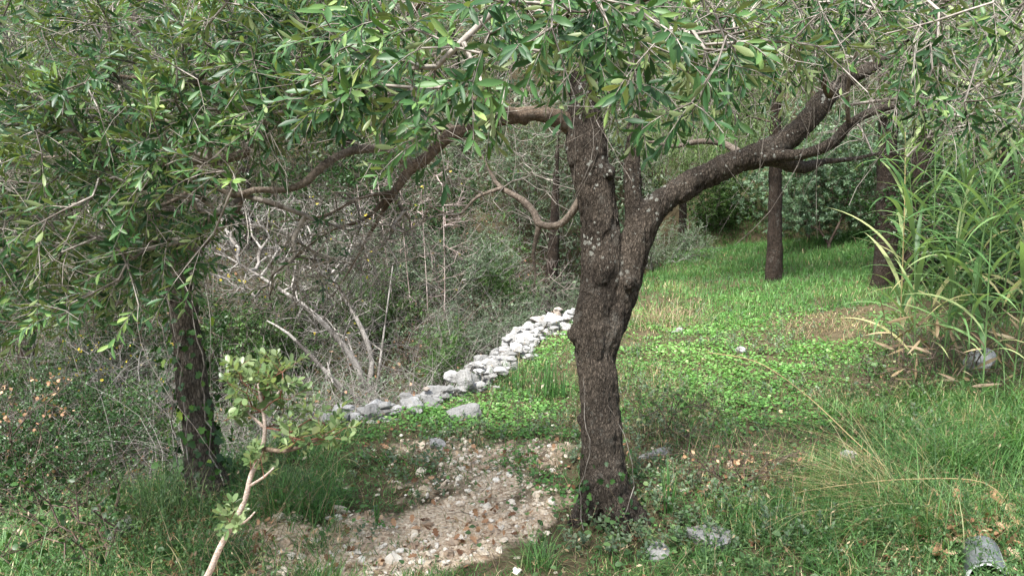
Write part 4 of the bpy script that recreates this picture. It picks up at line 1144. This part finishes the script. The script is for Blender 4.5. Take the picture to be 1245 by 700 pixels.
def plant_proto(name, cat, h, rad, ntips, lm, tm, T, leafL, leafW, npair, shootL, shape='bush', trunk_h=0.0, trunk_r=.1, back=2, droop=.2, ang=52, bias=(0, 0, .2), whorl=2, r0=.002, tbm=None, loc0=(0, 0, 0), lumps=9, stems=1):
    """at the origin; moved afterwards"""
    t = thing(name, 'x', cat, (0, 0, 0))
    S = [np.zeros((1, 3))]; pl = [np.zeros(1)]
    if trunk_h > 0:
        for sidx in range(stems):
            lean = R.uniform(-.12, .12, 2) * h * .4
            off = np.array([(sidx - (stems - 1) / 2) * trunk_r * 2.6, 0, 0])
            P = np.array([[0, 0, -.15], [lean[0] * .2, lean[1] * .2, trunk_h * .5], [lean[0] * .5, lean[1] * .5, trunk_h], [lean[0], lean[1], h * .75]]) + off
            mb = MB(); P, r = tube(mb, P, np.array([1.25, .95, .85, .25]) * trunk_r, 14, .08, .13, ns=7); mb.build('trunk', tbm or M['darkbark'], t)
            k = P[:, 2] > trunk_h * .75; S.append(P[k]); pl.append(np.linspace(.2, .8, k.sum()))
    # lumpy crown: tips on and inside several overlapping lobes
    zc = trunk_h + (h - trunk_h) * .5; hz = (h - trunk_h) * .5
    C = rv(lumps) * np.array([rad * .62, rad * .62, hz * .6]) + np.array([0, 0, zc])
    T_ = []
    for c in C:
        m = ntips // lumps; v = rv(m) * (R.rand(m) ** .45)[:, None] * np.array([rad * .5, rad * .5, hz * .52]); T_.append(c + v)
    T_ = np.concatenate(T_); T_ = T_[T_[:, 2] > .04 * h + (trunk_h * .7)]
    S = np.concatenate(S); pl = np.concatenate(pl)
    pos, par, tips = grow(S, pl, T_, bf=.4, step=max(.12, rad * .12), arch=.1, wig=.03 * rad)
    rr = radii(par, tips, r0, 2.2, trunk_r * .5 if trunk_h else .03); tw = MB(); lf = MB(); tree_edges(tw, pos, par, rr, .02)
    i = tips
    for b in range(back + 1):
        if b: i = par[i]; i = np.where(par[i] < 0, tips, i)
        shoots(tw if b == 0 else None, lf, pos[i], nrm(pos[tips] - pos[par[tips]] + np.array(bias) + rv(len(tips), .7)), shootL * R.uniform(.6, 1.3, len(tips)), npair, leafL, leafW, T, droop=droop, ang=ang, whorl=whorl, r=r0 * .8, full=.9)
    o = tw.build('branches', tm, t); o['kind'] = 'stuff'
    o = lf.build('foliage', lm, t); o['kind'] = 'stuff'
    return t

PR = {}
PR['olive'] = plant_proto('olive_tree', 'tree', 4.4, 2.3, 620, M['olive_far'], M['twig'], LANCE, .055, .13, 6, .24, trunk_h=1.3, trunk_r=.12, back=2, tbm=M['darkbark'])
PR['mint'] = plant_proto('bush', 'bush', 2.4, 1.5, 480, M['mint_leaf'], M['twig_brown'], DIAM, .075, .2, 5, .13, back=1, whorl=4, ang=60, lumps=12)
PR['dark'] = plant_proto('bush', 'bush', 1.7, 1.2, 420, M['dark_leaf'], M['twig_brown'], DIAM, .045, .3, 6, .2, back=2, lumps=10)
PR['mid'] = plant_proto('bush', 'bush', 1.5, 1.0, 380, M['mid_leaf'], M['twig'], DIAM, .045, .28, 6, .18, back=2, lumps=9)
PR['grey'] = plant_proto('bush', 'bush', 1.3, 1.0, 420, M['greygreen'], M['twig_grey'], DIAM, .04, .14, 7, .22, back=2, lumps=8, bias=(0, 0, .5))
PR['feather'] = plant_proto('juniper_tree', 'tree', 4.2, 1.7, 520, M['feather'], M['twig_brown'], DIAM, .055, .09, 11, .26, trunk_h=1.5, trunk_r=.085, back=2, droop=.7, ang=35, bias=(0, 0, -.7), whorl=3, lumps=14)
PR['thin'] = plant_proto('tree', 'tree', 5.0, 2.4, 520, M['dark_leaf'], M['twig'], LANCE, .06, .18, 6, .25, trunk_h=1.7, trunk_r=.1, back=1)
PR['twin'] = plant_proto('tree', 'tree', 4.8, 2.2, 520, M['olive_far'], M['twig'], LANCE, .055, .15, 6, .25, trunk_h=2.0, trunk_r=.11, back=1, stems=2)
used = {}
def put(kind, x, y, s, label, rz=None, dz=0.0):
    rz = R.uniform(0, 6.28) if rz is None else rz
    loc = (x, y, float(H(x, y)) - .04 + dz)
    src = PR[kind]
    if kind not in used:
        used[kind] = 1; src.location = loc; src.rotation_euler = (0, 0, rz); src.scale = (s, s, s); src['label'] = label
        return src
    return copy_thing(src, loc, rz, s, label)
def putp(kind, px, dist, s, label, rz=None):
    y = dist; x = (px - CX) / F * dist * 1.0
    return put(kind, x, y, s, label, rz)

g = G(941, 342)
put('feather', g[0], g[1], 1.2, 'dark leaning trunk with drooping pale green crown at the far end of the clearing', 0.3)
g = G(1066, 340)
put('twin', g[0], g[1] - .6, 1.15, 'double stemmed dark tree in shade behind the reeds', -.5)
for a in [
    ('mint', 985, 15.0, 1.15, 'big bush with pale mint leaves behind the far dark trunk'),
    ('mint', 1090, 15.5, 1.2, 'pale leaved bush behind the double stemmed tree'),
    ('feather', 830, 15.5, .95, 'drooping pale green juniper left of the far dark trunk'),
    ('olive', 668, 11.6, .85, 'grey green tree seen just left of the olive trunk'),
    ('grey', 800, 14.2, 1.0, 'grey green bush on the far edge of the clearing right of the fork'),
    ('mid', 868, 16.2, 1.2, 'green bush under the drooping junipers'),
    ('olive', 760, 17.5, 1.1, 'olive tree behind the far end of the clearing, above the fork'),
    ('olive', 905, 19.0, 1.25, 'tall olive tree rising behind the mint leaved bushes'),
    ('thin', 1040, 18.0, 1.1, 'dark leaved tree filling the shade behind the reeds'),
    ('thin', 1180, 12.5, 1.0, 'dark tree right behind the tall reeds'),
    ('olive', 1230, 8.6, .95, 'olive tree at the right edge with twigs hanging over the reeds'),
    ('dark', 1150, 9.8, 1.2, 'dark bush in the gap behind the reeds'),
    ('dark', 1245, 7.6, 1.1, 'dark bush at the right edge behind the reeds'),
    ('olive', 560, 13.5, .95, 'olive tree on the hillside above the pinkish stems'),
    ('olive', 420, 12.5, 1.0, 'olive tree on the hillside above the bare grey shrub'),
    ('thin', 300, 11.5, 1.0, 'dark leaved tree on the hillside behind the left branches'),
    ('olive', 150, 10.5, 1.0, 'olive tree on the slope behind the ivy trunk'),
    ('thin', 20, 9.0, .95, 'dark leaved tree on the slope at the left edge'),
    ('olive', -80, 7.2, .8, 'olive tree partly outside the left edge'),
    ('grey', 580, 9.5, .8, 'grey green leafy bush in the hollow beyond the wall'),
    ('mid', 530, 8.6, .6, 'fresh green bush low behind the pinkish stems'),
    ('mid', 452, 9.4, .7, 'bright green ivy like bush behind the bare grey shrub'),
    ('grey', 640, 9.4, .8, 'grey green aromatic bush at the far end of the wall'),
    ('grey', 685, 11.5, .9, 'grey green bush just left of the olive trunk, beyond the wall'),
    ('mid', 610, 10.8, .8, 'mid green bush beyond the middle of the wall'),
    ('dark', 500, 11.2, 1.0, 'dark bush on the slope above the fresh green bush'),
    ('grey', 400, 9.8, .7, 'grey green bush on the slope behind the fanning stems'),
    ('dark', 70, 6.4, .75, 'dense dark bush behind the pale curling twigs'),
    ('dark', 10, 5.6, .6, 'dense dark bush at the left edge'),
    ('mid', 170, 7.2, .6, 'green bush directly behind the ivy trunk'),
    ('mid', 300, 7.6, .5, 'small green bush between the ivy trunk and the bare grey shrub'),
    ('dark', 230, 8.8, .9, 'dark bush up the slope behind the ivy trunk'),
    ('mint', 1010, 13.6, .9, 'low pale leaved bush right behind the far dark trunk'),
    ('mid', 350, 9.0, .9, 'green bush on the slope left of the fanning grey stems'),
    ('grey', 470, 10.4, 1.0, 'grey green bush up the slope above the fanning grey stems'),
    ('grey', 540, 10.2, 1.0, 'grey green bush behind the thin pinkish stems'),
    ('grey', 130, 8.2, .9, 'grey green bush up the slope left of the ivy trunk'),
    ('mid', 60, 8.4, .9, 'green bush up the slope near the left edge'),
    ('dark', 390, 11.0, 1.2, 'dark bush high on the slope behind the bare grey shrub'),
    ('grey', 745, 13.0, .8, 'grey green bush seen through the fork of the big trunk'),
    ('dark', 1075, 13.8, 1.1, 'dark bush in the shade behind the double stemmed tree'),
]:
    putp(*a)

# far wooded slope behind everything
def thicket():
    lf = MB(); tw = MB()
    n = 34000
    y = R.uniform(12, 30, n); x = (R.rand(n) * 2 - 1) * (y * .85 + 2)
    xw = np.interp(y, _wy, _wx); ok = (x < xw - .5) | (y > 17)
    x, y = x[ok], y[ok]; n = len(x)
    top = 2.4 + 1.5 * n2(x, y, .45, 71) + .8 * n2(x, y, 1.3, 72)
    z = H(x, y) + top * R.rand(n) ** .4
    P = np.stack([x, y, z], 1)
    shoots(None, lf, P, nrm(rv(n) + Z * .3), R.uniform(.2, .5, n), 4, .13, .2, DIAM, droop=.2, jit=.6)
    m = 5000; k = R.choice(n, m); D = nrm(rv(m) + Z * .6); L = R.uniform(.3, 1.3, m)
    edges(tw, P[k], P[k] + D * L[:, None], np.full(m, .006), np.full(m, .003), 3)
    o = lf.build('undergrowth', M['olive_far']); props(o, 'dense dim green scrub covering the hillside behind the trees', 'undergrowth', kind='stuff')
    o = tw.build('undergrowth_branches', M['twig_grey']); props(o, 'pale bare twigs through the hillside scrub', 'undergrowth', kind='stuff')
    # litter and stones on the left slope
thicket()

def brushwood():
    tw = MB(); lf = MB(); yl = MB()
    n = 11000; y = R.uniform(5.6, 13.5, n); xw = np.interp(y, _wy, _wx); x = xw - .35 - R.rand(n) ** .8 * (y * .7 + 1.5)
    P = gp(x, y, 0.0) + Z * (R.rand(n) * .25)[:, None]
    for _ in long_twigs(tw, P, rv(n) + Z * .5 + np.array([-.4, 0, 0]), R.uniform(.3, 1.3, n), .0034, sag=.4, curl=1.2, seg=5): pass
    n = 24000; y = R.uniform(5.2, 14, n); xw = np.interp(y, _wy, _wx); x = xw - .3 - R.rand(n) ** .8 * (y * .7 + 1.5)
    k = R.rand(n) < .5 + .7 * n2(x, y, 1.1, 81); x, y = x[k], y[k]; n = len(x)
    P = gp(x, y, 0.0) + Z * (R.rand(n) * (.25 + .3 * np.clip(n2(x, y, 1.1, 81), 0, 1)))[:, None]
    shoots(None, lf, P, nrm(Z * .6 + rv(n)), R.uniform(.1, .25, n), 4, .045, .22, DIAM, jit=.6)
    n = 3000; y = R.uniform(5.2, 12, n); xw = np.interp(y, _wy, _wx); x = xw - .3 - R.rand(n) * (y * .6 + 1)
    leaves(yl, gp(x, y, .03) + Z * R.rand(n)[:, None] * .3, rv(n), rv(n), R.uniform(.02, .05, n), .4, ROUND)
    o = tw.build('brushwood', M['twig_grey']); props(o, 'pale tangled dead twigs heaped over the slope beyond the wall', 'brushwood', kind='stuff')
    o = lf.build('slope_undergrowth', M['greygreen']); props(o, 'low green growth on the slope beyond the wall', 'undergrowth', kind='stuff')
    o = yl.build('slope_leaf_litter', M['peach']); props(o, 'tan dead leaves caught in the brush beyond the wall', 'leaf litter', kind='stuff')
brushwood()

# ------------------------------------------------------------------ sapling in the foreground
def sapling():
    pts = [(190, 790, 10, 2.5), (225, 738, 10, 2.45), (252, 700, 8, 2.42), (268, 664, 7.5, 2.4), (296, 612, 6.5, 2.4), (305, 578, 6, 2.4), (319, 544, 5.5, 2.4), (322, 515, 4.5, 2.4), (318, 488, 5, 2.4), (314, 466, 3.5, 2.4)]
    P, r = line(pts); b = P[0].copy(); b[2] = H(b[0], b[1]); P[0] = b - Z * .03
    t = thing('sapling', 'leaning sapling with smooth pale stem and small oval leaves in the foreground', 'sapling', b)
    mb = MB(); P, r = tube(mb, P, r, 12, .02, .05, ns=25); mb.build('stem', M['sapstem'], t)
    S = [P]; pl = [np.linspace(0, .5, len(P))]
    for pts in ([(320, 545, 6, 2.4), (345, 548, 5.5, 2.38), (372, 540, 5, 2.36), (398, 528, 3.5, 2.34)], [(304, 590, 3.5, 2.4), (320, 580, 3, 2.36), (333, 568, 2, 2.34)], [(282, 640, 4, 2.4), (298, 634, 3, 2.38), (310, 622, 2, 2.36)],
                [(322, 520, 4, 2.4), (300, 500, 3, 2.42), (285, 488, 2.5, 2.44)], [(318, 500, 4, 2.4), (338, 478, 3, 2.42), (348, 462, 2.5, 2.42)]):
        mb = MB(); Q, q = tube(mb, *line(pts), 8, .02, .05); mb.build('branch', M['limb'] if len(pts) == 4 else M['sapstem'], t); S.append(Q); pl.append(np.linspace(.3, .6, len(Q)))
    def box(n, x0, x1, y0, y1, d0=2.28, d1=2.52): return U(R.uniform(x0, x1, n), R.uniform(y0, y1, n), R.uniform(d0, d1, n))
    T = np.concatenate([box(30, 272, 352, 446, 482), box(10, 268, 360, 482, 515), box(22, 345, 420, 505, 545), box(6, 285, 345, 548, 582), box(5, 265, 305, 618, 645)])
    pos, par, tips = grow(np.concatenate(S), np.concatenate(pl), T, bf=.5, step=.04, arch=.1, wig=.006)
    rr = radii(par, tips, .0010, 2.3, .003); tw = MB(); lf = MB(); tree_edges(tw, pos, par, rr)
    shoots(tw, lf, pos[tips], nrm(pos[tips] - pos[par[tips]] + Z * .5 + rv(len(tips), .5)), R.uniform(.04, .07, len(tips)), 4, .036, .27, ROUND, ang=60, droop=.05, curl=.3, r=.0009, up=.8)
    m = par[tips]; m = np.where(par[m] < 0, tips, m)
    shoots(None, lf, pos[m], nrm(pos[tips] - pos[m] + Z * .2 + rv(len(tips), .6)), R.uniform(.03, .06, len(tips)), 3, .033, .27, ROUND, ang=60, droop=.05, curl=.3, up=.8)
    o = tw.build('twigs', twig_mat('red_twig', (.14, .05, .035), (.22, .10, .07)), t); o['kind'] = 'stuff'
    o = lf.build('foliage', M['sapling'], t); o['kind'] = 'stuff'
sapling()

# ------------------------------------------------------------------ reeds
def reed(px, py, h, lean, label, leafy=11, dd=0.0, dryness=0.0):
    b = G(px, py) + np.array([0, dd, 0]); b[2] = H(b[0], b[1])
    t = thing('reed', label, 'reed', b, 'tall reeds on the right bank')
    la = np.array([lean[0], lean[1], 0])
    h *= 1.22
    P = np.array([b - Z * .03, b + Z * h * .35 + la * .25 * h, b + Z * h * .7 + la * .55 * h, b + Z * h + la * h])
    mb = MB(); P, r = tube(mb, P, [.006, .005, .004, .002], 8, .05, .02, rnd=.6)
    mb.build('stem', M['straw'] if R.rand() < .15 else M['reed'], t)
    lf = MB(); n = leafy; u = np.linspace(.16, 1, n) + R.uniform(-.03, .03, n)
    seg = np.linspace(0, 1, len(P)); C = np.stack([np.interp(u, seg, P[:, i]) for i in range(3)], 1)
    a = R.rand() * 6.28 + np.arange(n) * math.pi + R.normal(size=n) * .6
    out = np.stack([np.cos(a), np.sin(a), np.zeros(n)], 1)
    D = nrm(out * .55 + Z * R.uniform(.7, 1.5, n)[:, None] + np.array([-.12, -.1, 0]))
    N = nrm(-out + Z * .6 + rv(n, .2))
    leaves(lf, C, D, N, R.uniform(.42, .85, n), R.uniform(.016, .030, n), REED, R.uniform(.5, 2.5, n) , np.clip(R.rand(n) * .9 + dryness * (u < .45), 0, 1))
    lf.build('leaves', M['reed'], t)
reeds = [(1092, 455, 1.55, (-.05, -.02), 'short reed standing apart at the near left side of the clump'), (1112, 472, 1.3, (-.12, -.05), 'low reed leaning out over the grass beside the dry twigs'),
         (1130, 450, 1.95, (-.06, 0), 'reed in front of the dark double trunk'), (1142, 478, 1.7, (.03, -.05), 'reed with yellowing leaves on the left half of the clump'),
         (1158, 460, 2.2, (-.03, 0), 'tall reed at the back of the clump left of the boulder'), (1168, 485, 1.8, (.05, -.04), 'reed rising directly left of the white boulder'),
         (1182, 455, 2.3, (0, 0), 'tallest reed behind the white boulder'), (1194, 490, 1.6, (-.08, -.06), 'reed arching over the white boulder'),
         (1208, 468, 2.2, (.04, 0), 'reed standing just right of the white boulder'), (1220, 450, 2.3, (-.02, 0), 'back reed between the boulder and the right edge'),
         (1230, 480, 1.9, (.02, -.03), 'reed near the right edge of the clump'), (1245, 462, 2.2, (-.04, 0), 'reed cut by the right edge'), (1262, 485, 1.9, (-.07, 0), 'reed leaning in from the right edge'),
         (1150, 440, 2.1, (.06, .02), 'thin reed at the very back of the clump')]
for i, (px, py, h, l, lab) in enumerate(reeds): reed(px, py, h, l, lab, leafy=30, dryness=.2)
# dry leaves and stalks at the feet of the reeds
b = G(1150, 478); dd = float(proj(b[None])[2][0])
T = U(R.uniform(1075, 1250, 190), R.uniform(385, 478, 190), R.uniform(dd - .4, dd + .5, 190))
dead_shrub('dry_weed', 'dry brown stalks tangled round the feet of the reeds', b, [], T, M['twig_brown'], r0=.0018, cap=.006, extra=1.0, nleaf=160, lm=M['dry'], leaf=REED, lsz=.16, cat='weed', lw=.06)

# ------------------------------------------------------------------ tufts
def tuft(name, label, cat, px, py, n, h, spread, m, wid, T=BLADE2, curl=(.2, 1.2), bias=(0, 0, 0), group=None, rs=.04, lean=(.1, .5), rnd=None):
    b = G(px, py)
    mb = MB(); a = rv(n); a[:, 2] = 0
    P = b + a * rs * (R.rand(n) ** .5)[:, None]; P[:, 2] = H(P[:, 0], P[:, 1]) - .005
    a = nrm(a * .3 + rv(n)) if rs >= .1 else a; a[:, 2] = 0
    D = nrm(Z + a * R.uniform(*lean, n)[:, None] + np.array(bias)); side = nrm(np.cross(np.cross(D, Z) + 1e-4, D)); N = np.where(side[:, 2:3] < 0, -side, side)
    N = nrm(N + rv(n, .1))
    hh = h * R.uniform(.5, 1.1, n)
    leaves(mb, P, D, N, hh, wid / hh * R.uniform(.7, 1.2, n), T, R.uniform(*curl, n), rnd)
    o = mb.build(name, m, loc=tuple(float(v) for v in b)); props(o, label, cat, group)
tuft('iris_tuft', 'upright dark green blade tuft in the clover left of the olive trunk, the widest', 'plant', 664, 484, 46, .34, .1, M['iris'], .006, curl=(.0, .35), rs=.16, lean=(.02, .2), group='upright bladed plants')
tuft('iris_tuft', 'smaller blade tuft beside the wall stones, left of the widest tuft', 'plant', 628, 474, 22, .2, .1, M['iris'], .006, curl=(.0, .3), rs=.09, lean=(.02, .2), group='upright bladed plants')
tuft('iris_tuft', 'bright upright blades right of the big trunk foot', 'plant', 813, 625, 13, .30, .1, M['iris'], .0055, curl=(.0, .3), rs=.03, lean=(.05, .25), group='upright bladed plants')
tuft('iris_tuft', 'single pair of green blades rising from the grass edge above the gravel', 'plant', 458, 640, 4, .2, .1, M['iris'], .005, curl=(.0, .3), rs=.01, lean=(.05, .2), group='upright bladed plants')
tuft('grass_tussock', 'tussock of long straw and green blades arching left over the grass in the foreground', 'tussock', 1110, 640, 260, .6, .2, M['grass'], .0022, curl=(.8, 2.2), bias=(-.5, .1, 0), rs=.34, lean=(.2, 1.2), group='grass tussocks on the right')
tuft('straw_tussock', 'yellow straw stalks bent left across the foreground grass', 'tussock', 1095, 618, 150, .8, .2, M['straw'], .0016, curl=(.6, 1.5), bias=(-.8, .2, 0), rs=.34, lean=(.2, .9), group='grass tussocks on the right')
tuft('grass_tussock', 'thick green tussock hanging down at the right edge below the reeds', 'tussock', 1255, 560, 420, .75, .2, M['grass'], .0022, curl=(1.2, 2.4), bias=(-.3, -.3, .2), rs=.22, lean=(.2, .7), group='grass tussocks on the right')
tuft('grass_tussock', 'fine tussock of green grass just behind the dead leaf pile', 'tussock', 1165, 575, 380, .55, .2, M['grass'], .002, curl=(1.0, 2.2), bias=(-.3, -.1, 0), rs=.18, lean=(.2, .8), group='grass tussocks on the right')
tuft('grass_tussock', 'low tussock of green blades and dead leaves at the feet of the left reeds', 'tussock', 1125, 490, 260, .4, .2, M['grass'], .0024, curl=(.6, 2.4), bias=(-.2, -.2, 0), rs=.32, lean=(.2, 1.2), group='grass tussocks on the right')
tuft('grass_tussock', 'green tussock hiding the feet of the reeds right of the white boulder', 'tussock', 1235, 495, 300, .5, .2, M['grass'], .0024, curl=(.6, 2.4), bias=(-.2, -.2, 0), rs=.32, lean=(.2, 1.2), group='grass tussocks on the right')
tuft('dry_tuft', 'pinkish dry grass clump right of the forked trunk on the clearing edge', 'dry grass clump', 800, 395, 420, .42, .2, M['dry'], .002, curl=(.2, 2.2), rs=.6, lean=(.1, 1.2))
tuft('dry_tuft', 'grey dry stalk clump at the far middle of the clearing', 'dry grass clump', 1010, 398, 420, .26, .2, M['dry'], .002, curl=(.4, 2.6), rs=.7, lean=(.4, 2.5))
tuft('grass_tussock', 'soft green tussock at the left foot of the big trunk', 'tussock', 655, 690, 200, .2, .2, M['grass'], .0016, curl=(.8, 2), rs=.1, lean=(.1, .8))
tuft('grass_tussock', 'feathery green grass clump right of the ivy covered trunk', 'tussock', 330, 610, 240, .26, .2, M['weed'], .0016, curl=(.3, 1.6), rs=.2, lean=(.1, .6))
tuft('grass_tussock', 'tall soft green clump left of the ivy covered trunk', 'tussock', 190, 640, 300, .36, .2, M['weed'], .0018, curl=(.3, 1.6), rs=.28, lean=(.1, .6))
# lone long straws
def stalk(label, pts, w=1.3):
    P, r = line([(a, b, w, d) for a, b, d in pts]); mb = MB(); P[0, 2] = H(P[0, 0], P[0, 1]) - .01
    tube(mb, P, r, 5, .04, .02); o = mb.build('grass_stalk', M['straw'], loc=tuple(float(v) for v in P[0])); props(o, label, 'grass stalk', 'long dry grass stalks')
g1 = float(proj(G(1120, 600)[None])[2][0])
stalk('long dry stalk slanting from the foreground grass up over the clearing', [(1120, 600, g1), (1050, 545, g1 + .15), (980, 480, g1 + .5), (920, 440, g1 + .9), (860, 428, g1 + 1.2)])
stalk('long pale stalk bowed level over the foreground grass', [(1240, 640, g1 - .4), (1200, 588, g1 - .35), (1110, 582, g1 - .3), (1020, 590, g1 - .2), (960, 600, g1 - .1)])
